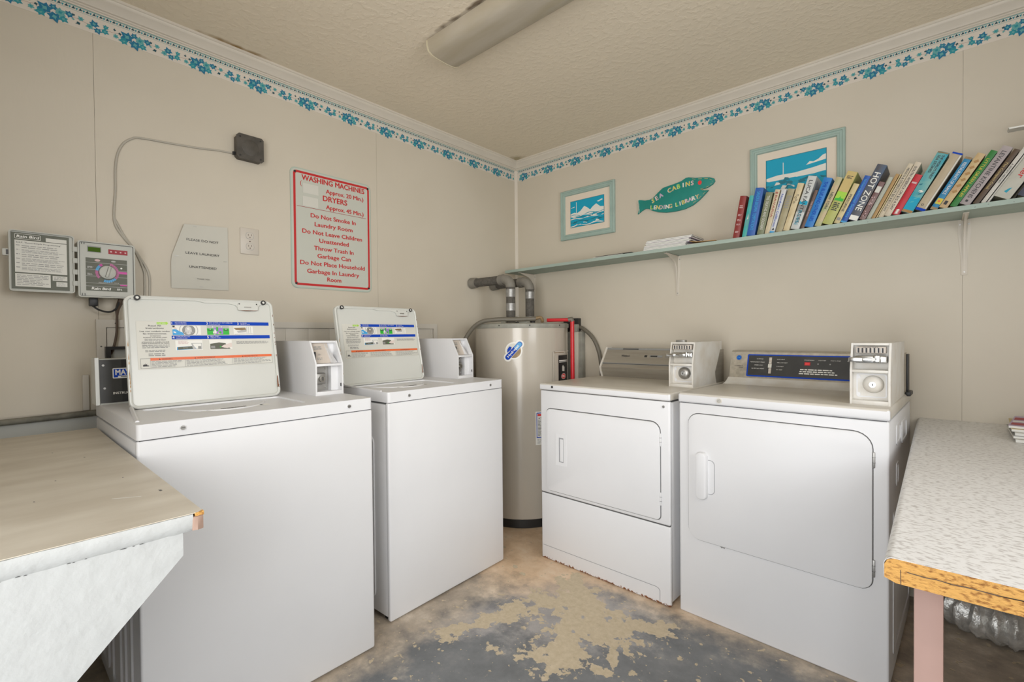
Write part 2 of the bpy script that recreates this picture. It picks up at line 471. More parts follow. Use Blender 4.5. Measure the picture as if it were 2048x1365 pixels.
class MB:
    def __init__(s, tf=None):
        s.v, s.f, s.m, s.sm, s.mats = [], [], [], [], []
        s.tf = tf if tf is not None else Matrix.Identity(4)

    def mi(s, m):
        if m not in s.mats:
            s.mats.append(m)
        return s.mats.index(m)

    def add(s, vs, fs, m, smooth=False, tf=None):
        n = len(s.v)
        t = tf if tf is not None else s.tf
        for q in vs:
            s.v.append(t(q) if callable(t) and not isinstance(t, Matrix) else t @ Vector(q))
        k = s.mi(m)
        for f in fs:
            s.f.append([n + i for i in f])
            s.m.append(k)
            s.sm.append(smooth)
        return s

    def box(s, a, b, m, bev=0.0, seg=2, tf=None, smooth=False):
        a = [min(a[i], b[i]) for i in range(3)] if False else a
        lo = [min(a[i], b[i]) for i in range(3)]
        hi = [max(a[i], b[i]) for i in range(3)]
        if bev <= 0:
            v = [(x, y, z) for x in (lo[0], hi[0]) for y in (lo[1], hi[1]) for z in (lo[2], hi[2])]
            f = [(0, 1, 3, 2), (4, 6, 7, 5), (0, 4, 5, 1), (2, 3, 7, 6), (0, 2, 6, 4), (1, 5, 7, 3)]
            return s.add(v, f, m, smooth, tf)
        bm = bmesh.new()
        bmesh.ops.create_cube(bm, size=1)
        for v in bm.verts:
            v.co = Vector([(lo[i] + hi[i]) / 2 + v.co[i] * (hi[i] - lo[i]) for i in range(3)])
        bmesh.ops.bevel(bm, geom=bm.edges[:], offset=bev, segments=seg, affect='EDGES', profile=0.5)
        s.bm(bm, m, True, tf)
        return s

    def bm(s, bm, m, smooth=False, tf=None):
        bm.verts.index_update()
        s.add([tuple(v.co) for v in bm.verts], [[v.index for v in f.verts] for f in bm.faces], m, smooth, tf)
        bm.free()

    def prism(s, pts, z0, z1, m, tf=None, side=None, bev=0.0, smooth=False):
        """pts counter-clockwise in local x,y extruded along z"""
        n = len(pts)
        if bev > 0:
            bm = bmesh.new()
            vs = [bm.verts.new((p[0], p[1], z0)) for p in pts]
            f = bm.faces.new(vs)
            r = bmesh.ops.extrude_face_region(bm, geom=[f])
            up = [g for g in r['geom'] if isinstance(g, bmesh.types.BMVert)]
            for v in up:
                v.co.z = z1
            bmesh.ops.recalc_face_normals(bm, faces=bm.faces[:])
            es = [e for e in bm.edges if abs(e.verts[0].co.z - z1) < 1e-7 and abs(e.verts[1].co.z - z1) < 1e-7]
            bmesh.ops.bevel(bm, geom=es, offset=bev, segments=2, affect='EDGES', profile=0.5)
            s.bm(bm, m, smooth, tf)
            return s
        v = [(p[0], p[1], z0) for p in pts] + [(p[0], p[1], z1) for p in pts]
        s.add(v, [list(range(n - 1, -1, -1)), list(range(n, 2 * n))], m, False, tf)
        s.add(v, [(i, (i + 1) % n, n + (i + 1) % n, n + i) for i in range(n)], side or m, smooth, tf)
        return s

    def ring(s, outer, inner, z0, z1, m, tf=None):
        n = len(outer)
        v = [(p[0], p[1], z0) for p in outer] + [(p[0], p[1], z0) for p in inner] + [(p[0], p[1], z1) for p in outer] + [(p[0], p[1], z1) for p in inner]
        f = []
        for i in range(n):
            j = (i + 1) % n
            f += [(i, j, 2 * n + j, 2 * n + i), (n + j, n + i, 3 * n + i, 3 * n + j), (2 * n + i, 2 * n + j, 3 * n + j, 3 * n + i), (j, i, n + i, n + j)]
        return s.add(v, f, m, False, tf)

    def poly(s, pts, h, m, tf=None):
        return s.add([(p[0], p[1], h) for p in pts], [list(range(len(pts)))], m, False, tf)

    def rect(s, x0, y0, x1, y1, h, m, tf=None):
        return s.poly([(x0, y0), (x1, y0), (x1, y1), (x0, y1)], h, m, tf)

    def tube(s, pts, r, m, seg=8, tf=None, cap=True, rf=None):
        pts = [Vector(p) for p in pts]
        n = len(pts)
        up = None
        vs, fs = [], []
        for i, p in enumerate(pts):
            d = (pts[min(i + 1, n - 1)] - pts[max(i - 1, 0)])
            d.normalize()
            if up is None:
                up = Vector((0, 0, 1)) if abs(d.z) < 0.9 else Vector((1, 0, 0))
            a = d.cross(up)
            a.normalize()
            up = a.cross(d)
            up.normalize()
            rr = rf(i / (n - 1)) * r if rf else r
            for k in range(seg):
                t = 2 * PI * k / seg
                vs.append(tuple(p + a * math.cos(t) * rr + up * math.sin(t) * rr))
        for i in range(n - 1):
            for k in range(seg):
                k2 = (k + 1) % seg
                fs.append((i * seg + k, i * seg + k2, (i + 1) * seg + k2, (i + 1) * seg + k))
        s.add(vs, fs, m, True, tf)
        if cap:
            s.add(vs[:seg], [list(range(seg))], m, False, tf)
            s.add(vs[-seg:], [list(range(seg - 1, -1, -1))], m, False, tf)
        return s

    def lathe(s, prof, m, seg=32, tf=None, a0=0, a1=2 * PI):
        vs, fs = [], []
        full = abs(a1 - a0 - 2 * PI) < 1e-6
        k = seg if full else seg + 1
        for (r, z) in prof:
            for i in range(k):
                t = a0 + (a1 - a0) * i / seg
                vs.append((r * math.cos(t), r * math.sin(t), z))
        for j in range(len(prof) - 1):
            for i in range(seg):
                i2 = (i + 1) % k
                fs.append((j * k + i, j * k + i2, (j + 1) * k + i2, (j + 1) * k + i))
        return s.add(vs, fs, m, True, tf)

    def cyl(s, r, z0, z1, m, seg=20, tf=None, bev=0.0):
        pr = [(0, z0), (r, z0), (r, z1 - bev), (r - bev, z1), (0, z1)] if bev else [(0, z0), (r, z0), (r, z1), (0, z1)]
        vs, fs = [], []
        ci = [(math.cos(2 * PI * i / seg), math.sin(2 * PI * i / seg)) for i in range(seg)]
        s.prism([(r * a, r * b) for a, b in ci], z0, z1 - bev, m, tf)
        if bev:
            s.prism([((r - bev) * a, (r - bev) * b) for a, b in ci], z1 - bev, z1, m, tf)
        return s

    def build(s, name, parent=None, label=None):
        me = bpy.data.meshes.new(name)
        me.from_pydata([tuple(v) for v in s.v], [], s.f)
        for m in s.mats:
            me.materials.append(m)
        me.polygons.foreach_set('material_index', s.m)
        me.polygons.foreach_set('use_smooth', s.sm)
        me.update()
        bm = bmesh.new()
        bm.from_mesh(me)
        bmesh.ops.remove_doubles(bm, verts=bm.verts, dist=1e-6)
        bmesh.ops.recalc_face_normals(bm, faces=bm.faces[:])
        bm.to_mesh(me)
        bm.free()
        try:
            me.set_sharp_from_angle(angle=math.radians(40))
        except Exception:
            pass
        o = bpy.data.objects.new(name, me)
        C.objects.link(o)
        if parent:
            o.parent = parent
        if label:
            o['label'] = label
        return o


def rrect(x0, y0, x1, y1, r, seg=6):
    pts = []
    rs = r if isinstance(r, (list, tuple)) else (r, r, r, r)     # corners: lower right, upper right, upper left, lower left
    for (cx, cy, a, q) in ((x1, y0, -PI / 2, rs[0]), (x1, y1, 0, rs[1]), (x0, y1, PI / 2, rs[2]), (x0, y0, PI, rs[3])):
        q = max(q, 1e-5)
        ox = cx - q if cx == x1 else cx + q
        oy = cy + q if cy == y0 else cy - q
        for i in range(seg + 1):
            t = a + PI / 2 * i / seg
            pts.append((ox + q * math.cos(t), oy + q * math.sin(t)))
    return pts


def circ(cx, cy, r, n=16, ry=None):
    return [(cx + r * math.cos(2 * PI * i / n), cy + (ry or r) * math.sin(2 * PI * i / n)) for i in range(n)]


def smooth_path(pts, n=6):
    pts = [Vector(p) for p in pts]
    out = []
    for i in range(len(pts) - 1):
        p0, p1, p2, p3 = pts[max(i - 1, 0)], pts[i], pts[i + 1], pts[min(i + 2, len(pts) - 1)]
        for k in range(n):
            t = k / n
            out.append(0.5 * ((2 * p1) + (-p0 + p2) * t + (2 * p0 - 5 * p1 + 4 * p2 - p3) * t * t + (-p0 + 3 * p1 - 3 * p2 + p3) * t ** 3))
    out.append(pts[-1])
    return out


_cache = {}


def glyphs(text, bold=0.0, res=3):
    key = (text, bold, res)
    if key in _cache:
        return _cache[key]
    cu = bpy.data.curves.new('t', 'FONT')
    cu.body = text
    cu.size = 1.0
    cu.resolution_u = res
    cu.offset = bold
    cu.fill_mode = 'FRONT'
    o = bpy.data.objects.new('t', cu)
    C.objects.link(o)
    bpy.context.view_layer.update()
    dg = bpy.context.evaluated_depsgraph_get()
    me = bpy.data.meshes.new_from_object(o.evaluated_get(dg))
    v = [tuple(q.co) for q in me.vertices]
    f = [list(p.vertices) for p in me.polygons]
    bpy.data.objects.remove(o)
    bpy.data.curves.remove(cu)
    bpy.data.meshes.remove(me)
    _cache[key] = (v, f)
    return v, f


def txt(mb, text, x, y, h, m, z=0.001, align='c', width=None, bold=0.0, rot=0.0, shear=0.0, tf=None, res=3, sx=1.0):
    """h = capital height; (x, y) = anchor on the base line"""
    v, f = glyphs(text, 0.0, res)
    if not v:
        return 0
    s = h / 0.69
    xs = [p[0] for p in v]
    x0, x1 = min(xs), max(xs)
    k = s * sx
    if width:
        k = width / (x1 - x0)
    w = (x1 - x0) * k
    ox = {'c': -w / 2, 'l': 0, 'r': -w}[align]
    ca, sa = math.cos(rot), math.sin(rot)
    bo = bold * s
    for q, (dx, dy) in enumerate(((-bo, 0), (bo, 0), (0, bo * 0.7), (0, -bo * 0.7)) if bold > 0 else ((0, 0),)):
        out = []
        for p in v:
            a = (p[0] - x0) * k + ox + shear * p[1] * s + dx
            b = p[1] * s + dy
            out.append((x + a * ca - b * sa, y + a * sa + b * ca, z + q * 0.00004))
        mb.add(out, f, m, False, tf)
    return w


def lines(mb, x0, y0, x1, y1, n, m, z=0.001, rnd=None, gap=0.45, words=True, tf=None, ragged=0.25):
    """rows of small illegible print"""
    rnd = rnd or random
    h = (y1 - y0) / n
    for i in range(n):
        yy = y1 - (i + 1) * h + h * gap / 2
        xe = x1 - (x1 - x0) * ragged * rnd.random()
        x = x0
        while x < xe:
            w = (y1 - y0) / n * (1.2 + 2.2 * rnd.random()) if words else xe - x0
            w = min(w, xe - x)
            if w > 0.0005:
                mb.rect(x, yy, x + w, yy + h * (1 - gap), z, m, tf)
            x += w + h * 0.45


def tag(o, label=None, cat=None, group=None, kind=None):
    if label:
        o['label'] = label
    if cat:
        o['category'] = cat
    if group:
        o['group'] = group
    if kind:
        o['kind'] = kind
    return o


def thing(name, loc, rz, label, cat, group=None, rot=None):
    o = bpy.data.objects.new(name, None)
    o.empty_display_size = 0.1
    C.objects.link(o)
    o.location = loc
    o.rotation_euler = rot if rot else (0, 0, rz)
    return tag(o, label, cat, group)


def struct(o):
    o['kind'] = 'structure'
    return o


# ================================================================ the room
XL, YR, ZC = -2.34, 2.67, 2.42
XE, YF = 0.95, -0.50            # wall to the right of the camera, wall behind the camera
struct(MB().box((XL - 0.1, YF - 0.9, -0.08), (XE + 0.1, YR + 0.1, 0), M['floor']).build('floor'))
struct(MB().box((XL - 0.1, YF - 0.1, ZC), (XE + 0.1, YR + 0.1, ZC + 0.08), M['ceiling']).build('ceiling'))


def panel_wall(name, cuts, end, tf, z0, z1):
    mb = MB(tf)
    g = 0.0005
    xs = [cuts[0]] + list(cuts[1:])
    for a, b in zip(xs[:-1], xs[1:]):
        mb.box((a + g, z0, -0.0034), (b - g, z1, 0.0), M['wall'])
    mb.box((xs[0], 0.0, -0.10), (xs[-1], z1, -0.0035), M['wall'])
    return struct(mb.build(name))


wl = panel_wall('wall_left', [YF, 0.293, 1.488, YR], YR, T((XL, 0, 0)) @ FACE_L, 0.885, ZC)
MB(T((XL, 0, 0)) @ FACE_L).box((YF, 0, -0.012), (YR - 0.001, 0.862, 0.006), M['lowerwall'], 0.003).build('lower_wall_face', wl, 'grey-white masonry below the wall panels')
wr = panel_wall('wall_right', [XL, 0.0735, XE], XE, T((0, YR, 0)) @ FACE_R, 0.0, ZC)
# wall behind the camera: doorway where the photographer stands
mb = MB()
mb.box((XL - 0.1, YF - 0.1, 0), (-0.92, YF, ZC), M['wall'])
mb.box((0.42, YF - 0.1, 0), (XE + 0.1, YF, ZC), M['wall'])
mb.box((-0.92, YF - 0.1, 2.12), (0.42, YF, ZC), M['wall'])
struct(mb.build('wall_front'))
mb = MB()
mb.box((XE, YF - 0.1, 0), (XE + 0.1, 0.34, ZC), M['wall'])
mb.box((XE, 1.50, 0), (XE + 0.1, YR + 0.1, ZC), M['wall'])
mb.box((XE, 0.34, 0), (XE + 0.1, 1.50, 1.05), M['wall'])
mb.box((XE, 0.34, 2.17), (XE + 0.1, 1.50, ZC), M['wall'])
struct(mb.build('wall_east'))
mb = MB()
for a, b in (((XE - 0.015, 0.29, 1.0), (XE, 0.34, 2.22)), ((XE - 0.015, 1.50, 1.0), (XE, 1.55, 2.22)), ((XE - 0.015, 0.34, 2.17), (XE, 1.50, 2.22)), ((XE - 0.03, 0.29, 1.0), (XE, 1.55, 1.05))):
    mb.box(a, b, M['trim'], 0.003)
struct(mb.build('window_1'))

# crown mouldings with a mitre in the corner, and the narrow corner strip
prof = [(0, 2.42), (0.050, 2.42), (0.050, 2.411), (0.046, 2.409), (0.044, 2.401), (0.040, 2.398), (0.020, 2.381), (0.017, 2.376), (0.010, 2.374), (0.010, 2.369), (0.005, 2.367), (0.005, 2.362), (0, 2.362)]


def crown(name, side):
    vs, fs = [], []
    n = len(prof)
    for (d, z) in prof:
        vs.append((XL + d, YF, z) if side == 'l' else (XL + d, YR - d, z))
    for (d, z) in prof:
        vs.append((XL + d, YR - d, z) if side == 'l' else (XE, YR - d, z))
    for i in range(n):
        j = (i + 1) % n
        fs.append((i, j, n + j, n + i))
    fs += [list(range(n)), list(range(2 * n - 1, n - 1, -1))]
    mb = MB()
    mb.add(vs, fs, M['trim'])
    return struct(mb.build(name))


crown('trim_1', 'l')
crown('trim_2', 'r')
struct(MB().prism([(XL, YR), (XL, YR - 0.016), (XL + 0.006, YR - 0.012), (XL + 0.012, YR - 0.006), (XL + 0.016, YR)], 0.0, 2.362, M['trim']).build('trim_3'))

# ---- wallpaper border: cream strip, a row of small triangles and a repeating ivy garland
LEAF = [(0, -0.5), (0.18, -0.32), (0.48, -0.34), (0.34, -0.05), (0.46, 0.2), (0.2, 0.2), (0, 0.55), (-0.2, 0.2), (-0.46, 0.2), (-0.34, -0.05), (-0.48, -0.34), (-0.18, -0.32)]
LEAF3 = [(0, -0.5), (0.2, -0.3), (0.42, -0.05), (0.14, 0.12), (0, 0.55), (-0.14, 0.12), (-0.42, -0.05), (-0.2, -0.3)]


def border(name, x0, x1, phase, tf, wall, flip):
    mb = MB(tf)
    zb, zt = 2.284, 2.3625
    mb.box((x0, zb, 0.0), (x1, zt, 0.0009), M['border'])
    mb.rect(x0, zt - 0.0035, x1, zt - 0.001, 0.0012, M['leaf4'])
    mb.rect(x0, zt - 0.0185, x1, zt - 0.0175, 0.0012, M['leaf4'])
    r = random.Random(3)
    x = x0 + 0.004
    k = 0
    while x < x1 - 0.008:
        c = zt - 0.0105 + (0.0015 if k % 2 else -0.001)
        if k % 2:
            mb.poly([(x, c - 0.0045), (x + 0.011, c - 0.0035), (x + 0.006, c + 0.0055)], 0.0013, M['leaf3'])
        else:
            mb.poly([(x + 0.001, c + 0.004), (x + 0.005, c - 0.004), (x + 0.009, c + 0.0045)], 0.0013, M['leaf2'])
        x += 0.0095
        k += 1
    SC = 1.42
    big = [(-0.026, 0.004, 0.030, 50, 'leaf1'), (-0.034, -0.014, 0.021, 100, 'leaf2'), (-0.006, -0.016, 0.027, 200, 'leaf1'), (0.012, -0.013, 0.019, 235, 'leaf2'),
           (0.006, 0.006, 0.024, 300, 'leaf4'), (-0.008, 0.016, 0.016, 330, 'leaf1'), (0.024, 0.010, 0.018, 290, 'leaf1')]
    small = [(-0.012, 0.008, 0.020, 20, 'leaf1'), (-0.022, -0.006, 0.016, 110, 'leaf4'), (-0.004, -0.012, 0.017, 200, 'leaf1'), (0.012, -0.006, 0.017, 245, 'leaf2'),
             (0.014, 0.010, 0.013, 300, 'leaf2'), (-0.040, 0.009, 0.013, 40, 'leaf4'), (-0.046, -0.009, 0.011, 120, 'leaf3'), (0.033, 0.013, 0.008, 0, 'leaf3'),
             (0.036, -0.008, 0.013, 250, 'leaf4'), (0.045, 0.004, 0.009, 200, 'leaf3'), (-0.055, 0.014, 0.008, 30, 'leaf3'), (-0.056, -0.001, 0.007, 90, 'leaf4'), (0.052, -0.011, 0.009, 260, 'leaf2')]
    per = 0.228
    base = 2.3115
    c = phase
    while c > x0 - per:
        c -= per
    while c < x1 + per:
        for cx, items in ((c, big), (c + per / 2, small)):
            for i, (dx, dy, s_, a, mt) in enumerate(items):
                dx = dx if not flip else -dx
                a = a if not flip else -a
                px, py = cx + dx * 1.32, base + dy * 1.12
                s_ = s_ * SC
                if px - s_ * 0.5 < x0 or px + s_ * 0.5 > x1:
                    continue
                ca, sa = math.cos(math.radians(a)), math.sin(math.radians(a))
                L_ = LEAF if s_ > 0.016 else LEAF3
                mb.poly([(px + s_ * (p[0] * ca - p[1] * sa), py + s_ * 0.95 * (p[0] * sa + p[1] * ca)) for p in L_], 0.0014 + 0.00008 * i, M[mt])
                if s_ > 0.018:
                    mb.poly([(px + s_ * 0.45 * (p[0] * ca - p[1] * sa), py + s_ * 0.45 * (p[0] * sa + p[1] * ca)) for p in LEAF3], 0.0015 + 0.00008 * i, M['leaf4' if mt != 'leaf4' else 'leaf2'])
        for sgn in (-1, 1):
            st = [(c + sgn * 0.03, base + 0.002), (c + sgn * 0.05, base + 0.006), (c + sgn * 0.075, base + 0.001), (c + sgn * 0.095, base)]
            for p, q in zip(st[:-1], st[1:]):
                if min(p[0], q[0]) > x0 and max(p[0], q[0]) < x1:
                    mb.poly([(p[0], p[1]), (q[0], q[1]), (q[0], q[1] + 0.0012), (p[0], p[1] + 0.0012)], 0.0012, M['stem'])
        c += per
    return mb.build(name, wall, 'cream wallpaper border printed with blue and teal ivy leaves')


border('wallpaper_border', YF, YR - 0.018, 0.199, T((XL, 0, 0)) @ FACE_L, wl, False)
border('wallpaper_border', XL + 0.018, XE, 0.0, T((0, YR, 0)) @ FACE_R, wr, True)

# ================================================================ washing machines
def coin_box(parent, u0, u1, v0, v1, z0, z1, ch, kind, name='coin_box', chz=None):
    """coin meter; front at v0 (towards the camera), hollow face with two recesses"""
    em = M['enamel'] if kind == 'washer' else M['enamel_dirty']
    zc = chz if chz else z1 - 0.088
    rec = 0.045
    mb = MB()
    side = [(v0, z0), (v1, z0), (v1, z1), (v0 + ch, z1), (v0, zc)]
    tS = Matrix(((0, 0, 1, 0), (1, 0, 0, 0), (0, 1, 0, 0), (0, 0, 0, 1)))    # (v, z, u)
    th = 0.006
    mb.prism(side, u0, u0 + th, em, tS)
    mb.prism(side, u1 - th, u1, em, tS)
    mb.box((u0 + th, v0 + rec + 0.02, z0), (u1 - th, v1, z1 - 0.0005), em)
    mb.box((u0 + th, v0 + ch, z1 - 0.008), (u1 - th, v0 + rec + 0.03, z1), em, 0.001)
    mb.box((u0 + th, v0, z0), (u1 - th, v0 + rec + 0.02, z0 + 0.014), em, 0.001)
    zs = zc - 0.004
    mb.box((u0 + th, v0 + 0.001, zs - 0.005), (u1 - th, v0 + rec + 0.02, zs + 0.004), em, 0.001)
    cb = mb.build(name, parent)
    um = (u0 + u1) / 2
    if kind == 'washer':
        # slanted beige instruction plate in the upper recess, white wedge beside it
        mb = MB()
        a, b = u0 + th + 0.001, u1 - 0.036
        mb.add([(a, v0 + 0.028, zs + 0.005), (b, v0 + 0.028, zs + 0.005), (b, v0 + ch + 0.012, z1 - 0.009), (a, v0 + ch + 0.012, z1 - 0.009),
                (a, v0 + 0.032, zs + 0.005), (b, v0 + 0.032, zs + 0.005), (b, v0 + ch + 0.016, z1 - 0.009), (a, v0 + ch + 0.016, z1 - 0.009)],
               [(0, 1, 2, 3), (7, 6, 5, 4), (0, 4, 5, 1), (3, 2, 6, 7), (0, 3, 7, 4), (1, 5, 6, 2)], M['beige'])
        mb.add([(b, v0 + 0.006, zs + 0.005), (u1 - th, v0 + 0.03, zs + 0.005), (b, v0 + rec, zs + 0.005), (b - 0.012, v0 + ch + 0.012, z1 - 0.009)], [(0, 1, 3), (0, 3, 2), (1, 2, 3), (0, 2, 1)], em)
        mb.build('coin_plate', cb, 'beige instruction plate in the upper recess')
        mb = MB()
        Q = lambda y: v0 + 0.0275 + (y - zs) * 0.36
        f = lambda p: Vector((p[0], Q(p[1]) - p[2], p[1]))
        lines(mb, a + 0.012, z1 - 0.035, a + 0.042, z1 - 0.02, 2, M['inkgrey'], 0.001, tf=f)
        txt(mb, '25c', a + 0.03, zs + 0.036, 0.006, M['inkgrey'], 0.001, tf=f)
        lines(mb, a + 0.018, zs + 0.018, a + 0.04, zs + 0.028, 2, M['inkgrey'], 0.001, tf=f)
        mb.box((a + 0.001, v0 + 0.022, zs + 0.014), (a + 0.006, v0 + 0.034, zs + 0.05), M['black'])
        mb.build('coin_slot', cb, 'black coin slot and grey print')
        # lower recess: steel plate, lock block and cylinder
        mb = MB()
        mb.box((u0 + th, v0 + rec + 0.010, z0 + 0.014), (u1 - 0.035, v0 + rec + 0.02, zs - 0.005), M['steel'])
        mb.box((u1 - 0.035, v0 + 0.03, z0 + 0.014), (u1 - th, v0 + rec + 0.02, zs - 0.005), em)
        for (x, z) in ((u0 + 0.012, zs - 0.016), (u1 - 0.046, zs - 0.018), (u0 + 0.012, z0 + 0.024), (u1 - 0.046, z0 + 0.026)):
            mb.cyl(0.004, 0, 0.004, M['chrome'], 10, T((x, v0 + rec + 0.010, z)) @ RX90, 0.001)
        mb.build('lock_plate', cb, 'dull steel plate behind the lock')
        mb = MB()
        mb.box((u0 + 0.010, v0 + rec - 0.018, z0 + 0.040), (u0 + 0.056, v0 + rec + 0.009, z0 + 0.084), M['steel'], 0.006, 3)
        mb.cyl(0.012, 0, 0.012, M['chrome'], 18, T((u0 + 0.036, v0 + rec - 0.018, z0 + 0.062)) @ RX90, 0.002)
        mb.box((u0 + 0.0345, v0 + rec - 0.0315, z0 + 0.055), (u0 + 0.0375, v0 + rec - 0.0298, z0 + 0.069), M['black'])
        mb.build('coin_box_lock', cb, 'chrome lock')
        MB().box((u1 - 0.012, v0 - 0.0008, z0 + 0.03), (u1 - 0.009, v0 + 0.002, z0 + 0.042), M['black']).build('keyhole', cb)
    else:
        mb = MB()
        mb.box((u0 + th, v0 + rec, zs + 0.004), (u1 - th, v0 + rec + 0.01, z1 - 0.008), M['enamel_dirty'])
        mb.box((u0 + 0.014, v0 + 0.014, z1 - 0.034), (u1 - 0.014, v0 + rec, z1 - 0.012), M['beige'], 0.002)
        for i in range(7):
            x = u0 + 0.022 + i * (u1 - u0 - 0.044) / 6.0
            mb.box((x - 0.0022, v0 + 0.0125, z1 - 0.032), (x + 0.0022, v0 + 0.016, z1 - 0.016), M['ink'])
            mb.box((x - 0.0042, v0 + 0.0128, z1 - 0.0325), (x - 0.0028, v0 + 0.016, z1 - 0.0165), M['labelwhite'])
        txt(mb, 'QUARTERS', um, z1 - 0.0155, 0.003, M['ink'], 0.0, width=0.04, tf=lambda p: Vector((p[0], v0 + 0.0135, p[1])))
        mb.build('coin_chute', cb, 'row of coin slots at the top of the meter')
        mb = MB()
        zm = (zs + z1) / 2 - 0.006
        mb.box((u0 + 0.012, v0 + 0.012, zm - 0.014), (u1 - 0.010, v0 + rec, zm + 0.010), M['chrome'], 0.004)
        mb.box((u0 + 0.022, v0 - 0.022, zm - 0.007), (u1 - 0.040, v0 + 0.014, zm + 0.005), M['chrome'], 0.003)
        mb.box((u0 + 0.000, v0 - 0.030, zm - 0.009), (u0 + 0.040, v0 - 0.018, zm + 0.006), M['chrome'], 0.003)
        mb.box((u1 - 0.046, v0 - 0.006, zm - 0.012), (u1 - 0.026, v0 + 0.014, zm + 0.013), M['chrome'], 0.003)
        mb.cyl(0.006, 0, 0.006, M['steel'], 12, T((um + 0.012, v0 - 0.022, zm)) @ RX90)
        mb.build('coin_slide', cb, 'chrome push-in coin slide')
        mb = MB()
        mb.box((u0 + th, v0 + rec - 0.014, z0 + 0.014), (u1 - th, v0 + rec + 0.01, zs - 0.005), M['enamel_dirty'])
        cx, cz = um + 0.006, (z0 + 0.014 + zs) / 2 + 0.004
        mb.ring(rrect(u0 + 0.014, z0 + 0.022, u1 - 0.012, zs - 0.010, 0.008), rrect(u0 + 0.018, z0 + 0.026, u1 - 0.016, zs - 0.014, 0.006), 0, 0.0015, M['enamel'], T((0, v0 + rec - 0.014, 0)) @ RX90)
        for (x, z) in ((u0 + 0.020, zs - 0.022), (u0 + 0.020, z0 + 0.032)):
            mb.cyl(0.006, 0, 0.002, M['enamel'], 12, T((x, v0 + rec - 0.014, z)) @ RX90)
        mb.build('coin_door', cb)
        mb = MB(T((cx, v0 + rec - 0.014, cz)) @ RX90)
        dm = M['steel'] if name == 'coin_box' and kind == 'dryer_grey' else M['enamel_dirty']
        mb.lathe([(0.029, 0), (0.029, 0.006), (0.025, 0.014), (0.018, 0.019), (0.010, 0.020), (0.0, 0.020)], dm, 28)
        mb.cyl(0.0095, 0.019, 0.024, M['chrome'], 18, bev=0.001)
        mb.box((-0.0015, -0.004, 0.0235), (0.0015, 0.004, 0.0245), M['black'])
        mb.build('coin_box_lock', cb, 'round domed lock')
    return cb


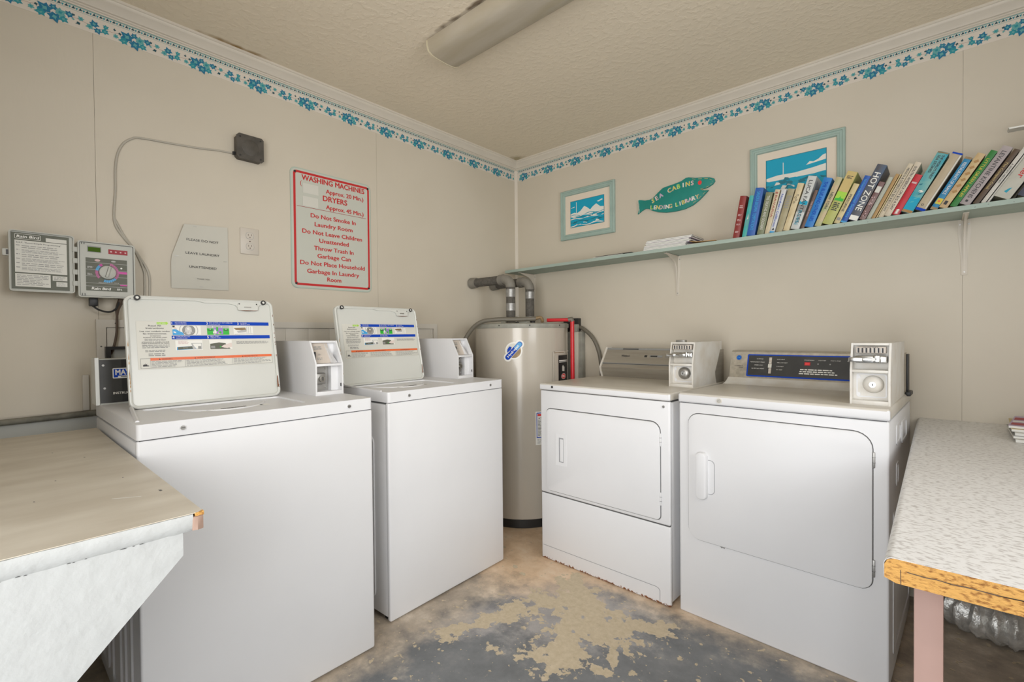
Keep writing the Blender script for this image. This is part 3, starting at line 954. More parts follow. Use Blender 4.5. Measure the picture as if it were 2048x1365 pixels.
def instruction_label(lid, W, Hh):
    """printed sheet on the underside of the raised lid; x 0..W, y 0..Hh, facing out along +z of the art"""
    mb = MB(RX90)
    mb.box((0, 0, 0), (W, Hh, 0.0006), M['labelbg'])
    r = random.Random(11)
    z = 0.0011
    # left text column
    cx = 0.049
    for t, yy, h, wd in (('Read All', Hh - 0.018, 0.0048, 0.034), ('Instructions', Hh - 0.026, 0.0048, 0.048), ('Lea con cuidado todos', Hh - 0.0365, 0.0044, 0.080),
                         ('las instrucciones.', Hh - 0.0445, 0.0044, 0.064)):
        txt(mb, t, cx, yy, h, M['ink'], z, width=wd, bold=0.02, res=2)
    for t, yy, h, wd in (('ATTENTION', Hh - 0.0515, 0.003, 0.028), ('NORMAL SOFTENER USERS', Hh - 0.0565, 0.003, 0.064)):
        txt(mb, t, cx, yy, h, M['ink'], z, width=wd, bold=0.01, res=2)
    lines(mb, 0.020, Hh - 0.066, 0.080, Hh - 0.059, 2, M['inkgrey'], z, r, ragged=0.1)
    txt(mb, 'ATENCION A AQUELLOS QUE', cx, Hh - 0.072, 0.003, M['ink'], z, width=0.074, bold=0.01, res=2)
    txt(mb, 'USEN SUAVIZANTE DE TELAS', cx, Hh - 0.0765, 0.003, M['ink'], z, width=0.074, bold=0.01, res=2)
    lines(mb, 0.013, Hh - 0.091, 0.087, Hh - 0.079, 3, M['inkgrey'], z, r, ragged=0.15)
    lines(mb, 0.020, Hh - 0.104, 0.078, Hh - 0.096, 2, M['inkgrey'], z, r, ragged=0.1)
    lines(mb, 0.028, Hh - 0.118, 0.074, Hh - 0.107, 2, M['inkgrey'], z, r, ragged=0.1)
    # green arrow and blue bars
    ax = 0.088
    mb.poly([(ax - 0.033, Hh - 0.011), (ax - 0.008, Hh - 0.011), (ax - 0.007, Hh - 0.013), (ax - 0.001, Hh - 0.0065), (ax - 0.007, Hh - 0.001), (ax - 0.008, Hh - 0.003), (ax - 0.033, Hh - 0.003)], z, M['lime'])
    txt(mb, 'START HERE', ax - 0.020, Hh - 0.0085, 0.003, M['labelwhite'], z + 0.0004, width=0.022, res=2)
    x0 = 0.094
    for yb in (Hh - 0.0125, Hh - 0.062):
        mb.rect(x0, yb, W - 0.004, yb + 0.0125, z, M['blue'])
    for n_, xx, yb, t1, t2 in (('1', 0.096, Hh - 0.0125, 'ADD DETERGENT', 'AGREGUE DETERGENTE'), ('2', 0.198, Hh - 0.0125, 'ADD CLOTHES - DO NOT OVERLOAD', 'PONGA LA ROPA'),
                               ('3', 0.298, Hh - 0.0125, 'CLOSE LID', 'CIERRE LA TAPA'), ('4', 0.096, Hh - 0.062, 'COMPLETE PROCESS', 'COMPLETE EL PROCESO'), ('5', 0.198, Hh - 0.062, 'PRESS START', 'OPRIMA START')):
        txt(mb, n_, xx, yb + 0.0025, 0.008, M['labelwhite'], z + 0.0004, 'l', bold=0.02, res=2)
        txt(mb, t1, xx + 0.009, yb + 0.0072, 0.0032, M['labelwhite'], z + 0.0004, 'l', width=min(0.075, 0.0026 * len(t1)), res=1)
        txt(mb, t2, xx + 0.009, yb + 0.0022, 0.0028, M['labelwhite'], z + 0.0004, 'l', width=0.034, res=1)
    # pictures, upper row: tub with detergent, clothes, closing lid
    def pic(px, py, w, h):
        mb.rect(px, py, px + w, py + h, z, M['labelwhite'])
    pic(x0 + 0.003, Hh - 0.047, 0.083, 0.0325)
    for rr_, mt in ((0.028, 'inklight'), (0.0255, 'labelwhite'), (0.019, 'ink'), (0.0182, 'inkgrey')):
        mb.poly([(a, min(max(b, Hh - 0.0468), Hh - 0.0148)) for a, b in circ(x0 + 0.050, Hh - 0.031, rr_, 28)], z + {'0.028': .0002, '0.0255': .0003, '0.019': .0004, '0.0182': .0005}[str(rr_)], M[mt])
    mb.poly(circ(x0 + 0.049, Hh - 0.031, 0.010, 16, 0.015), z + 0.0006, M['steel'])
    mb.poly(circ(x0 + 0.049, Hh - 0.026, 0.004, 12), z + 0.0007, M['labelwhite'])
    for q in range(5):
        mb.rect(x0 + 0.036 + q * 0.006, Hh - 0.041, x0 + 0.0385 + q * 0.006, Hh - 0.036, z + 0.0007, M['inklight'])
    mb.poly([(x0 + 0.003, Hh - 0.047), (x0 + 0.036, Hh - 0.047), (x0 + 0.032, Hh - 0.039), (x0 + 0.022, Hh - 0.034), (x0 + 0.012, Hh - 0.026), (x0 + 0.003, Hh - 0.028)], z + 0.0008, M['lightblue'])
    mb.poly([(x0 + 0.006, Hh - 0.034), (x0 + 0.013, Hh - 0.037), (x0 + 0.013, Hh - 0.041), (x0 + 0.006, Hh - 0.039)], z + 0.0009, M['labelwhite'])
    mb.poly([(x0 + 0.003, Hh - 0.016), (x0 + 0.009, Hh - 0.015), (x0 + 0.016, Hh - 0.026), (x0 + 0.010, Hh - 0.028)], z + 0.0009, M['skin'])
    mb.poly([(x0 + 0.003, Hh - 0.0150), (x0 + 0.010, Hh - 0.0148), (x0 + 0.010, Hh - 0.020), (x0 + 0.004, Hh - 0.021)], z + 0.001, M['ink'])
    gx = 0.199
    mb.rect(gx, Hh - 0.047, gx + 0.070, Hh - 0.0145, z + 0.0001, M['inklight'])
    mb.rect(gx, Hh - 0.047, gx + 0.070, Hh - 0.024, z + 0.0002, M['green'])
    mb.rect(gx + 0.020, Hh - 0.045, gx + 0.050, Hh - 0.022, z + 0.0003, M['purple'])
    for q in range(9):
        a, b = gx + 0.020 + r.random() * 0.026, Hh - 0.044 + r.random() * 0.018
        mb.poly(circ(a, b, 0.0028 + 0.002 * r.random(), 7), z + 0.0004 + q * 0.00004, M[('labelwhite', 'pink', 'inklight', 'green')[q % 4]])
    mb.rect(gx + 0.029, Hh - 0.034, gx + 0.035, Hh - 0.019, z + 0.0009, M['green'])
    for a in (gx + 0.010, gx + 0.060):
        mb.poly([(a - 0.007, Hh - 0.029), (a + 0.007, Hh - 0.029), (a + 0.007, Hh - 0.032), (a - 0.007, Hh - 0.032)], z + 0.0004, M['ink'])
        mb.poly(circ(a, Hh - 0.027, 0.0016, 8), z + 0.0005, M['labelwhite'])
    for a in (gx + 0.018, gx + 0.046):
        mb.poly(circ(a, Hh - 0.0185, 0.0018, 8), z + 0.0005, M['labelwhite'])
    lx = 0.284
    pic(lx, Hh - 0.047, 0.066, 0.031)
    mb.poly([(lx, Hh - 0.022), (lx + 0.040, Hh - 0.020), (lx + 0.043, Hh - 0.032), (lx + 0.008, Hh - 0.030)], z + 0.0003, M['copperrust'])
    mb.poly([(lx + 0.010, Hh - 0.034), (lx + 0.040, Hh - 0.029), (lx + 0.043, Hh - 0.038), (lx + 0.014, Hh - 0.040)], z + 0.0004, M['inklight'])
    for a in (0.044, 0.050, 0.057):
        mb.poly([(lx + a, Hh - 0.041), (lx + a + 0.001, Hh - 0.041), (lx + a + 0.001, Hh - 0.018), (lx + a, Hh - 0.018)], z + 0.0004, M['inkgrey'])
    mb.poly([(lx + 0.002, Hh - 0.0465), (lx + 0.064, Hh - 0.0435), (lx + 0.064, Hh - 0.0425), (lx + 0.002, Hh - 0.0455)], z + 0.0004, M['inkgrey'])
    # lower row
    qx = 0.103
    pic(qx, Hh - 0.100, 0.079, 0.034)
    lines(mb, qx + 0.008, Hh - 0.079, qx + 0.040, Hh - 0.067, 4, M['pink'], z + 0.0003, r)
    mb.poly([(qx + 0.003, Hh - 0.099), (qx + 0.060, Hh - 0.097), (qx + 0.053, Hh - 0.086), (qx + 0.004, Hh - 0.089)], z + 0.0004, M['lightblue'])
    mb.poly([(qx + 0.006, Hh - 0.098), (qx + 0.056, Hh - 0.096), (qx + 0.051, Hh - 0.0865), (qx + 0.006, Hh - 0.0895)], z + 0.0005, M['ctrldark'])
    txt(mb, 'MAYTAG', qx + 0.028, Hh - 0.094, 0.003, M['inklight'], z + 0.0009, width=0.014, res=1)
    mb.ring([(qx + 0.050, Hh - 0.098), (qx + 0.077, Hh - 0.098), (qx + 0.077, Hh - 0.076), (qx + 0.045, Hh - 0.076)], [(qx + 0.058, Hh - 0.096), (qx + 0.075, Hh - 0.096), (qx + 0.075, Hh - 0.078), (qx + 0.049, Hh - 0.078)], z + 0.0003, z + 0.0006, M['inklight'])
    mb.rect(qx + 0.065, Hh - 0.096, qx + 0.074, Hh - 0.087, z + 0.0007, M['inkgrey'])
    qx = 0.203
    pic(qx, Hh - 0.100, 0.072, 0.034)
    mb.poly([(qx + 0.002, Hh - 0.099), (qx + 0.066, Hh - 0.099), (qx + 0.050, Hh - 0.078), (qx + 0.030, Hh - 0.075), (qx + 0.002, Hh - 0.080)], z + 0.0004, M['ctrldark'])
    mb.rect(qx + 0.004, Hh - 0.096, qx + 0.017, Hh - 0.087, z + 0.0006, M['inkgrey'])
    mb.poly([(qx + 0.036, Hh - 0.091), (qx + 0.046, Hh - 0.084), (qx + 0.060, Hh - 0.080), (qx + 0.071, Hh - 0.077), (qx + 0.071, Hh - 0.092), (qx + 0.056, Hh - 0.096), (qx + 0.044, Hh - 0.094)], z + 0.0008, M['skin'])
    mb.poly(circ(qx + 0.034, Hh - 0.091, 0.0028, 10), z + 0.0009, M['green'])
    lines(mb, 0.290, Hh - 0.082, W - 0.010, Hh - 0.071, 3, M['inkgrey'], z, r, ragged=0.1)
    # warnings
    wy = 0.036
    mb.ring([(0.006, 0.003), (W - 0.002, 0.003), (W - 0.002, wy), (0.006, wy)], [(0.0068, 0.0038), (W - 0.0028, 0.0038), (W - 0.0028, wy - 0.001), (0.0068, wy - 0.001)], 0.0006, z + 0.0002, M['inkgrey'])
    mb.rect(0.032, wy - 0.008, W - 0.004, wy + 0.001, z + 0.0005, M['orange'])
    for t, xx in (('WARNING', 0.077), ('AVERTISSEMENT', 0.190), ('ADVERTENCIA', 0.335)):
        w = txt(mb, t, xx, wy - 0.006, 0.0042, M['ink'], z + 0.0007, width=0.0042 * len(t), res=1)
        mb.poly([(xx - w / 2 - 0.008, wy - 0.006), (xx - w / 2 - 0.003, wy - 0.006), (xx - w / 2 - 0.0055, wy - 0.0015)], z + 0.0007, M['ink'])
    for a in (0.032, 0.127, 0.272):
        mb.rect(a, 0.004, a + 0.0007, wy - 0.008, z + 0.0003, M['inkgrey'])
    for a, b in ((0.035, 0.122), (0.131, 0.268), (0.276, W - 0.008)):
        lines(mb, a, 0.005, b, wy - 0.009, 5, M['inkgrey'], z + 0.0003, r, gap=0.6, ragged=0.3)
    mb.poly([(0.011, 0.012), (0.015, 0.018), (0.0145, 0.013), (0.018, 0.020), (0.0185, 0.014), (0.023, 0.019), (0.022, 0.014), (0.027, 0.012)], z + 0.0004, M['ink'])
    mb.poly([(0.012, 0.010), (0.028, 0.010), (0.027, 0.0125), (0.012, 0.0125)], z + 0.0004, M['ink'])
    o = mb.build('instruction_label', lid, 'cream instruction sticker with blue and orange bars')
    return o


def washer(loc, rz, lid_u, label):
    root = thing('washing_machine', loc, rz, label, 'washing machine', 'white coin-operated top-loading washing machines')
    w, d = 0.686, 0.655
    mb = MB()
    mb.box((0.001, 0.020, 0.018), (w - 0.001, d, 0.876), M['enamel'], 0.006)
    # pressed ribs in the side panels
    for sx, s in ((0.0, -1), (w, 1)):
        for a, b in ((0.10, 0.20), (0.26, 0.40), (0.46, 0.58)):
            tS = Matrix(((0, 0, 1, 0), (1, 0, 0, 0), (0, 1, 0, 0), (0, 0, 0, 1)))
            mb.ring(rrect(a, 0.07, b, 0.74, 0.03), rrect(a + 0.014, 0.084, b - 0.014, 0.726, 0.02), sx if s > 0 else sx - 0.004, sx + 0.004 if s > 0 else sx + 0.001, M['enamel'], tS)
    mb.build('cabinet', root)
    mb = MB()
    mb.prism(rrect(0.0, -0.001, w, 0.0205, (0.001, 0.001, 0.001, 0.001)), 0.0, 0.0, M['enamel']) if False else None
    mb.box((0.0, 0.0, 0.006), (w, 0.0215, 0.8818), M['enamel'], 0.007, 3)
    mb.build('front_panel', root)
    MB().box((0.006, 0.003, 0.8775), (w - 0.006, d - 0.01, 0.886), M['gap']).build('top_seam', root)
    for x in (0.03, w - 0.03):
        for y in (0.05, d - 0.05):
            MB().cyl(0.018, 0, 0.02, M['black'], 12, T((x, y, 0))).build('foot', root)
    # top with the loading opening
    mb = MB()
    out = rrect(0.0, -0.002, w, d, 0.012, 6)
    lu = lid_u
    inn = rrect(lu + 0.025, 0.055, lu + 0.44, 0.325, (0.05, 0.02, 0.02, 0.05), 6)
    mb.ring(out, inn, 0.8838, 0.925, M['enamel'])
    mb.tube(smooth_path([(lu - 0.030 if lu > 0.035 else 0.006, 0.055, 0.924), (lu - 0.012 if lu > 0.02 else 0.006, 0.20, 0.927), (max(lu + 0.004, 0.006), 0.335, 0.932)], 5), 0.0055, M['enamel'], 8)
    top = mb.build('top', root)
    # raised back edge of the top at the left
    # inner tub ring with a sticker
    mb = MB()
    mb.ring(rrect(lu + 0.024, 0.054, lu + 0.441, 0.328, (0.05, 0.02, 0.02, 0.05), 6), [(lu + 0.235 + 0.15 * math.cos(-PI / 2 + PI / 4 * 0 + 2 * PI * i / 28 + 0.0), 0.20 + 0.10 * math.sin(-PI / 2 + 2 * PI * i / 28)) for i in range(28)][2:] + [(lu + 0.235 + 0.15 * math.cos(-PI / 2 + 2 * PI * i / 28), 0.20 + 0.10 * math.sin(-PI / 2 + 2 * PI * i / 28)) for i in range(2)], 0.888, 0.912, M['enamel']) if False else None
    mb.box((lu + 0.022, 0.052, 0.888), (lu + 0.443, 0.33, 0.9195), M['enamel'])
    mb.tube([(lu + 0.235 + 0.135 * math.cos(t), 0.30 + 0.16 * math.sin(t), 0.9200) for t in [PI + PI * i / 24 for i in range(25)]], 0.0035, M['enamel'], 8)
    mb.build('tub_ring', root)
    mb = MB()
    sx0 = lu + 0.15
    mb.box((sx0, 0.150, 0.9200), (sx0 + 0.20, 0.185, 0.9205), M['labelwhite'])
    r = random.Random(5)
    for k in range(34):
        a = sx0 + 0.055 + k * 0.0022
        mb.box((a, 0.168, 0.9206), (a + 0.0007 + 0.0008 * r.random(), 0.181, 0.9209), M['ink'])
    lines(mb, sx0 + 0.01, 0.153, sx0 + 0.12, 0.164, 1, M['ink'], 0.9209, r)
    lines(mb, sx0 + 0.01, 0.169, sx0 + 0.04, 0.179, 1, M['ink'], 0.9209, r)
    mb.rect(sx0 + 0.17, 0.156, sx0 + 0.178, 0.182, 0.9209, M['ink'])
    mb.build('serial_label', root, 'white serial sticker with bar code')
    # two screws in the front edge of the top
    for x in (0.101, 0.593):
        s = MB(T((x, -0.0018, 0.904)) @ RX90)
        s.cyl(0.0085, 0, 0.002, M['enamel'], 18)
        s.cyl(0.0062, 0.002, 0.0045, M['steel'], 16, bev=0.001)
        s.box((-0.0045, -0.0008, 0.0044), (0.0045, 0.0008, 0.0049), M['black'])
        s.build('screw', root, 'small steel screw')
    # the raised lid, leaning back
    W, Hh = 0.455, 0.368
    tilt = math.radians(11)
    TL = T((lu, 0.333, 0.927)) @ Matrix.Rotation(-tilt, 4, 'X')       # local x along, z up the lid, -y towards the viewer
    mb = MB()
    mb.prism(rrect(0, 0, W, Hh, (0.022, 0.022, 0.022, 0.022)), 0.0, 0.012, M['lid'], T((0, 0.014, 0)) @ RX90)
    edge = rrect(0.004, 0.004, W - 0.004, Hh - 0.004, 0.020)
    loop = [(x, -0.001, y) for x, y in edge]
    loop.append(loop[0])
    mb.tube(loop, 0.0052, M['lid'], 8, cap=False)
    # stepped upper lip and latch plate
    lip = [(0.018, Hh - 0.012), (0.20, Hh - 0.010), (0.225, Hh - 0.016), (0.300, Hh - 0.016), (0.322, Hh - 0.020), (0.336, Hh - 0.034), (0.395, Hh - 0.034), (0.408, Hh - 0.018), (W - 0.02, Hh - 0.013), (W - 0.02, Hh - 0.004), (0.018, Hh - 0.004)]
    mb.prism(lip, -0.0045, 0.004, M['lid'], RX90)
    lido = mb.build('lid', root)
    lido.matrix_local = TL
    mb = MB(RX90)
    mb.prism(rrect(0.330, Hh - 0.040, 0.400, Hh - 0.012, 0.006), 0.0, 0.0065, M['lid'])
    for x in (0.336, 0.396):
        mb.poly(circ(x, Hh - 0.016, 0.0025, 10), 0.007, M['black'])
    mb.box((0.352, Hh - 0.030, 0.006), (0.376, Hh - 0.026, 0.0085), M['steel'])
    mb.poly([(0.330, Hh - 0.040), (0.36, Hh - 0.043), (0.395, Hh - 0.041), (0.400, Hh - 0.0395)], 0.0067, M['rust'])
    mb.build('latch_plate', lido, 'latch plate at the upper edge')
    for x in (0.034, W - 0.034):
        b = MB(T((x, 0, Hh - 0.008)) @ RX90)
        b.ring(circ(0, 0, 0.0088, 20), circ(0, 0, 0.0046, 20), 0.002, 0.0095, M['black'])
        b.cyl(0.0046, 0.002, 0.0078, M['labelwhite'], 16)
        b.build('bumper', lido, 'black rubber bumper ring')
    # chipped rusty edges
    mb = MB(RX90)
    r = random.Random(2)
    for k in range(11):
        y = 0.02 + 0.30 * r.random()
        mb.poly([(W - 0.005, y), (W - 0.0028, y + 0.002), (W - 0.003, y + 0.004 + 0.006 * r.random()), (W - 0.005, y + 0.004)], 0.0062, M['rust'])
    for k in range(9):
        y = 0.03 + 0.20 * r.random() ** 1.5
        mb.poly([(0.0028, y), (0.0050, y + 0.002), (0.0047, y + 0.008 + 0.018 * r.random()), (0.0028, y + 0.007)], 0.0062, M['ochre'])
    mb.poly([(W - 0.010, 0.030), (W - 0.005, 0.034), (W - 0.004, 0.078), (W - 0.008, 0.074), (W - 0.0095, 0.055)], 0.0058, M['rust'])
    mb.build('chipped_edge', lido, 'rusty chipped paint along the lid edges')
    lab = instruction_label(lido, 0.412, 0.160)
    lab.location = (0.028, 0.0015, 0.124)
    # console behind the lid
    tS = Matrix(((0, 0, 1, 0), (1, 0, 0, 0), (0, 1, 0, 0), (0, 0, 0, 1)))
    pr = [(0.565, 0.925), (0.648, 0.925), (0.648, 1.072), (0.642, 1.080), (0.580, 1.080)]
    mb = MB()
    mb.prism(pr, -0.004, 0.573, M['ctrl'], tS)
    mb.prism([(0.560, 0.925), (0.652, 0.925), (0.652, 1.076), (0.644, 1.084), (0.574, 1.084)], -0.010, 0.0, M['lid'], tS)
    cons = mb.build('console', root)
    Fm = lambda p: Vector((p[0], 0.565 + (p[1] - 0.925) * 0.0968 - p[2], p[1]))
    mb = MB(Fm)
    mb.box((0.002, 0.930, 0.0), (0.570, 1.077, 0.0015), M['blackmetal'])
    mb.box((0.060, 0.931, 0.0012), (0.570, 1.076, 0.0022), M['black'])
    mb.build('console_panel', cons, 'black console panel')
    mb = MB(Fm)
    mb.prism(rrect(0.036, 1.012, 0.128, 1.047, 0.003), 0.002, 0.0032, M['labelwhite'])
    mb.rect(0.039, 1.015, 0.050, 1.044, 0.0035, M['blue'])
    mb.rect(0.050, 1.0205, 0.125, 1.044, 0.0034, M['blue'])
    txt(mb, 'MAYTAG', 0.044, 1.0235, 0.018, M['labelwhite'], 0.0038, 'l', width=0.078, bold=0.03)
    mb.rect(0.058, 1.015, 0.125, 1.0195, 0.0035, M['inkgrey'])
    mb.build('maker_badge', cons, 'white and blue maker badge')
    mb = MB(Fm)
    txt(mb, 'INSTRUCTIONS', 0.036, 0.958, 0.0075, M['labelwhite'], 0.0035, 'l', width=0.078, bold=0.02)
    mb.build('printed_word', cons, 'white lettering')
    for (x, z) in ((0.012, 1.058), (0.014, 0.980)):
        MB(lambda p, x=x, z=z: Fm((p[0] + x, p[1] + z, p[2]))).cyl(0.0036, 0.001, 0.004, M['steel'], 12, bev=0.001).build('screw', cons, 'silver screw')
    coin_box(root, 0.574, 0.686, 0.205, 0.62, 0.925, 1.133, 0.048, 'washer')
    return root


washer((-1.539, 0.262, 0), PI / 2, 0.042, 'white washing machine with raised lid beside the beige counter, its black console visible')
washer((-1.620, 1.069, 0), PI / 2 + math.radians(1.8), 0.002, 'white washing machine with raised lid standing beside the beige water heater')

# ================================================================ dryers
def hinge(parent, x, z0, z1, dark):
    mb = MB(RX90)
    mm = M['steel'] if dark else M['enamel']
    mb.box((x - 0.003, z0, 0.0), (x + 0.004, z1, 0.007), mm, 0.0015)
    n = 3
    for i in range(1, n):
        z = z0 + (z1 - z0) * i / n
        mb.box((x - 0.0035, z - 0.0006, 0.001), (x + 0.0045, z + 0.0006, 0.0074), M['gap'])
    mb.build('hinge', parent, 'dark steel hinge' if dark else None)


# --- dryer beside the heater
root = thing('clothes_dryer', (-1.524, 1.915, 0), math.radians(-1.0), 'white coin-operated dryer with rust along its foot, beside the beige water heater', 'dryer', 'white coin-operated clothes dryers')
w, d = 0.695, 0.65
MB().box((0.002, 0.018, 0.012), (w - 0.002, d, 0.860), M['enamel'], 0.005).build('cabinet', root)
mb = MB()
mb.box((0.0, 0.0, 0.3425), (w, 0.022, 0.8643), M['enamel'], 0.007, 3)
mb.build('front_panel', root)
mb = MB()
mb.box((0.0, 0.002, 0.0), (w, 0.022, 0.339), M['enamel_rust'], 0.007, 3)
toe = [(0.012, 0.070), (0.63, 0.070), (0.642, 0.066), (0.648, 0.058), (0.648, 0.006), (0.6455, 0.006), (0.6455, 0.056), (0.640, 0.064), (0.63, 0.0675), (0.012, 0.0675)]
mb.poly(toe, 0.0, M['groove'], T((0, 0.0015, 0)) @ RX90)
mb.build('lower_panel', root, 'lower front panel rusted along the floor')
MB().box((0.004, 0.004, 0.338), (w - 0.004, 0.02, 0.346), M['gap']).build('panel_seam', root)
MB().box((0.006, 0.004, 0.859), (w - 0.006, d - 0.01, 0.869), M['gap']).build('panel_seam', root)
mb = MB()
mb.box((-0.002, -0.004, 0.867), (w + 0.002, d, 0.900), M['enamel_top'], 0.007, 3)
mb.box((-0.0025, -0.0045, 0.868), (w + 0.0025, 0.006, 0.897), M['enamel'], 0.006, 3)
mb.build('top', root)
mb = MB(RX90)
mb.prism(rrect(0.0375, 0.3575, 0.6555, 0.7775, (0.02, 0.045, 0.03, 0.03)), 0.0, 0.0006, M['gap'])
mb.prism(rrect(0.0405, 0.3605, 0.6525, 0.7735, (0.018, 0.043, 0.028, 0.028)), 0.0, 0.0075, M['enamel'], bev=0.003)
door = mb.build('door', root)
mb = MB(RX90)
mb.ring(rrect(0.103, 0.498, 0.168, 0.658, 0.003), rrect(0.123, 0.515, 0.152, 0.637, 0.002), 0.0065, 0.0095, M['enamel'])
mb.rect(0.123, 0.515, 0.152, 0.637, 0.0078, M['groove'])
mb.prism(rrect(0.130, 0.519, 0.149, 0.630, 0.002), 0.0078, 0.0088, M['enamel'])
mb.build('door_handle', door, 'recessed rectangular pull')
hinge(root, 0.655, 0.674, 0.728, False)
hinge(root, 0.655, 0.424, 0.478, False)
MB().cyl(0.0065, 0.0, 0.0055, M['black'], 14, T((0.08, 0, 0.885)) @ RX90).build('screw_hole', root, 'round black hole')
MB().cyl(0.0055, 0.0, 0.004, M['steel'], 14, T((0.668, 0, 0.842)) @ RX90, 0.001).build('screw', root)
tS = Matrix(((0, 0, 1, 0), (1, 0, 0, 0), (0, 1, 0, 0), (0, 0, 0, 1)))
mb = MB()
pr = [(0.545, 0.900), (0.645, 0.900), (0.645, 1.066), (0.600, 1.066), (0.525, 0.955), (0.530, 0.935)]
mb.prism(pr, 0.034, w - 0.004, M['brushed'], tS)
cons = mb.build('console', root, 'slanted brushed metal console')
mb = MB()
mb.prism([(0.540, 0.899), (0.650, 0.899), (0.650, 1.070), (0.597, 1.070), (0.519, 0.957), (0.524, 0.933)], 0.024, 0.034, M['enamel_dirty'], tS)
mb.cyl(0.002, 0, 0.002, M['black'], 8, T((0.029, 0.536, 0.915)) @ RX90)
mb.build('end_cap', cons, 'white end cap')
Fd = lambda p: Vector((p[0], 0.525 + (p[1] - 0.955) * 0.675 - p[2], p[1]))
mb = MB(Fd)
mb.rect(0.035, 1.056, w - 0.005, 1.0655, 0.0012, M['inkgrey'])
mb.rect(0.14, 1.058, 0.24, 1.0625, 0.0016, M['black'])
mb.rect(0.035, 0.974, w - 0.005, 0.982, 0.0012, M['inkgrey'])
mb.rect(0.035, 0.976, w - 0.005, 0.9785, 0.0016, M['black'])
mb.rect(0.288, 1.018, 0.304, 1.028, 0.0014, M['black'])
mb.rect(0.318, 1.018, 0.395, 1.029, 0.0014, M['inkgrey'])
mb.rect(0.325, 1.020, 0.365, 1.027, 0.0018, M['black'])
txt(mb, 'Whirlpool', 0.17, 1.018, 0.010, M['ink'], 0.0026, width=0.052, bold=0.02)
lines(mb, 0.41, 1.016, 0.46, 1.028, 2, M['inkgrey'], 0.0014, random.Random(1))
mb.build('console_print', cons, 'dark display window and lettering')
cbx = coin_box(root, 0.575, 0.690, 0.255, 0.62, 0.900, 1.108, 0.025, 'dryer_grey', chz=1.008)
MB().box((0.590, 0.30, 1.107), (0.632, 0.33, 1.118), M['steel'], 0.001).build('top_plate', cbx, 'small dark plate on top')

# --- dryer beside the right-hand counter
root2 = thing('clothes_dryer', (-0.797, 1.920, 0), math.radians(-2.5), 'white coin-operated dryer with blue-edged black control panel, beside the speckled grey counter', 'dryer', 'white coin-operated clothes dryers')
w, d = 0.685, 0.655
mb = MB()
mb.box((0.001, 0.018, 0.010), (w - 0.001, d, 0.862), M['enamel'], 0.005)
for a, b, z0, z1 in ((0.18, 0.30, 0.76, 0.83), (0.34, 0.50, 0.74, 0.82), (0.18, 0.24, 0.62, 0.70), (0.10, 0.60, 0.08, 0.55)):
    mb.ring(rrect(a, z0, b, z1, 0.015), rrect(a + 0.01, z0 + 0.01, b - 0.01, z1 - 0.01, 0.01), w - 0.004, w + 0.002, M['enamel'], tS)
mb.build('cabinet', root2)
MB().box((0.0, 0.0, 0.0), (w, 0.022, 0.8655), M['enamel'], 0.007, 3).build('front_panel', root2)
MB().box((0.006, 0.003, 0.861), (w - 0.006, d - 0.01, 0.869), M['gap']).build('panel_seam', root2)
mb = MB()
mb.box((-0.001, -0.004, 0.8672), (w + 0.002, d, 0.906), M['enamel_top'], 0.008, 3)
mb.box((-0.0015, -0.0045, 0.8675), (w + 0.0025, 0.006, 0.903), M['enamel'], 0.007, 3)
mb.build('top', root2)
mb = MB(RX90)
mb.prism(rrect(0.0385, 0.3155, 0.6455, 0.8285, (0.038, 0.055, 0.045, 0.05)), 0.0, 0.0006, M['gap'])
mb.prism(rrect(0.0410, 0.3180, 0.6430, 0.8255, (0.036, 0.053, 0.043, 0.048)), 0.0, 0.0075, M['enamel'], bev=0.003)
door = mb.build('door', root2)
mb = MB(RX90)
mb.prism(rrect(0.078, 0.490, 0.122, 0.676, 0.018), 0.006, 0.030, M['enamel'], bev=0.007, smooth=True)
mb.prism(rrect(0.112, 0.512, 0.148, 0.648, (0.018, 0.018, 0.002, 0.002)), 0.006, 0.0085, M['groove'])
mb.prism(rrect(0.114, 0.514, 0.146, 0.646, (0.017, 0.017, 0.002, 0.002)), 0.0086, 0.0092, M['enamel'])
mb.build('door_handle', door, 'raised white grip beside a shallow recess')
hinge(root2, 0.646, 0.715, 0.765, True)
hinge(root2, 0.646, 0.365, 0.42, True)
s = MB(T((0.165, -0.0045, 0.886)) @ RX90)
s.cyl(0.0105, 0, 0.004, M['enamel_dirty'], 20, bev=0.001)
s.ring(circ(0, 0, 0.0065, 16), circ(0, 0, 0.005, 16), 0.004, 0.005, M['steel'])
s.cyl(0.0022, 0.004, 0.0052, M['steel'], 10)
s.build('key_lock', root2)
MB(RX90).poly([(0.165, 0.3165), (0.185, 0.3160), (0.182, 0.310), (0.176, 0.312), (0.17, 0.309)], 0.0012, M['inkgrey']).build('paint_chip', root2, 'small dark chip under the door')
mb = MB()
pr = [(0.470, 0.905), (0.650, 0.905), (0.650, 1.062), (0.585, 1.062), (0.570, 1.055), (0.535, 0.932), (0.515, 0.918)]
mb.prism(pr, 0.008, w - 0.012, M['gepanel'], tS)
mb.prism([(0.455, 0.904), (0.54, 0.904), (0.5355, 0.933), (0.513, 0.9195), (0.49, 0.911)], 0.004, w - 0.012, M['enamel_dirty'], tS)
cons = mb.build('console', root2, 'slanted beige metal console')
Fg = lambda p: Vector((p[0] + (0.02 - 0.0 * p[1]), 0.535 + (p[1] - 0.932) * 0.2846 - p[2], p[1]))
mb = MB(Fg)
mb.prism(rrect(0.066, 0.941, w - 0.06, 1.045, 0.006), 0.0006, 0.0014, M['blue'])
mb.prism(rrect(0.072, 0.947, w - 0.066, 1.040, 0.004), 0.0014, 0.002, M['blackmetal'])
mb.build('control_panel', cons, 'black control panel with a blue edge')
mb = MB(Fg)
r = random.Random(9)
zz = 0.0024
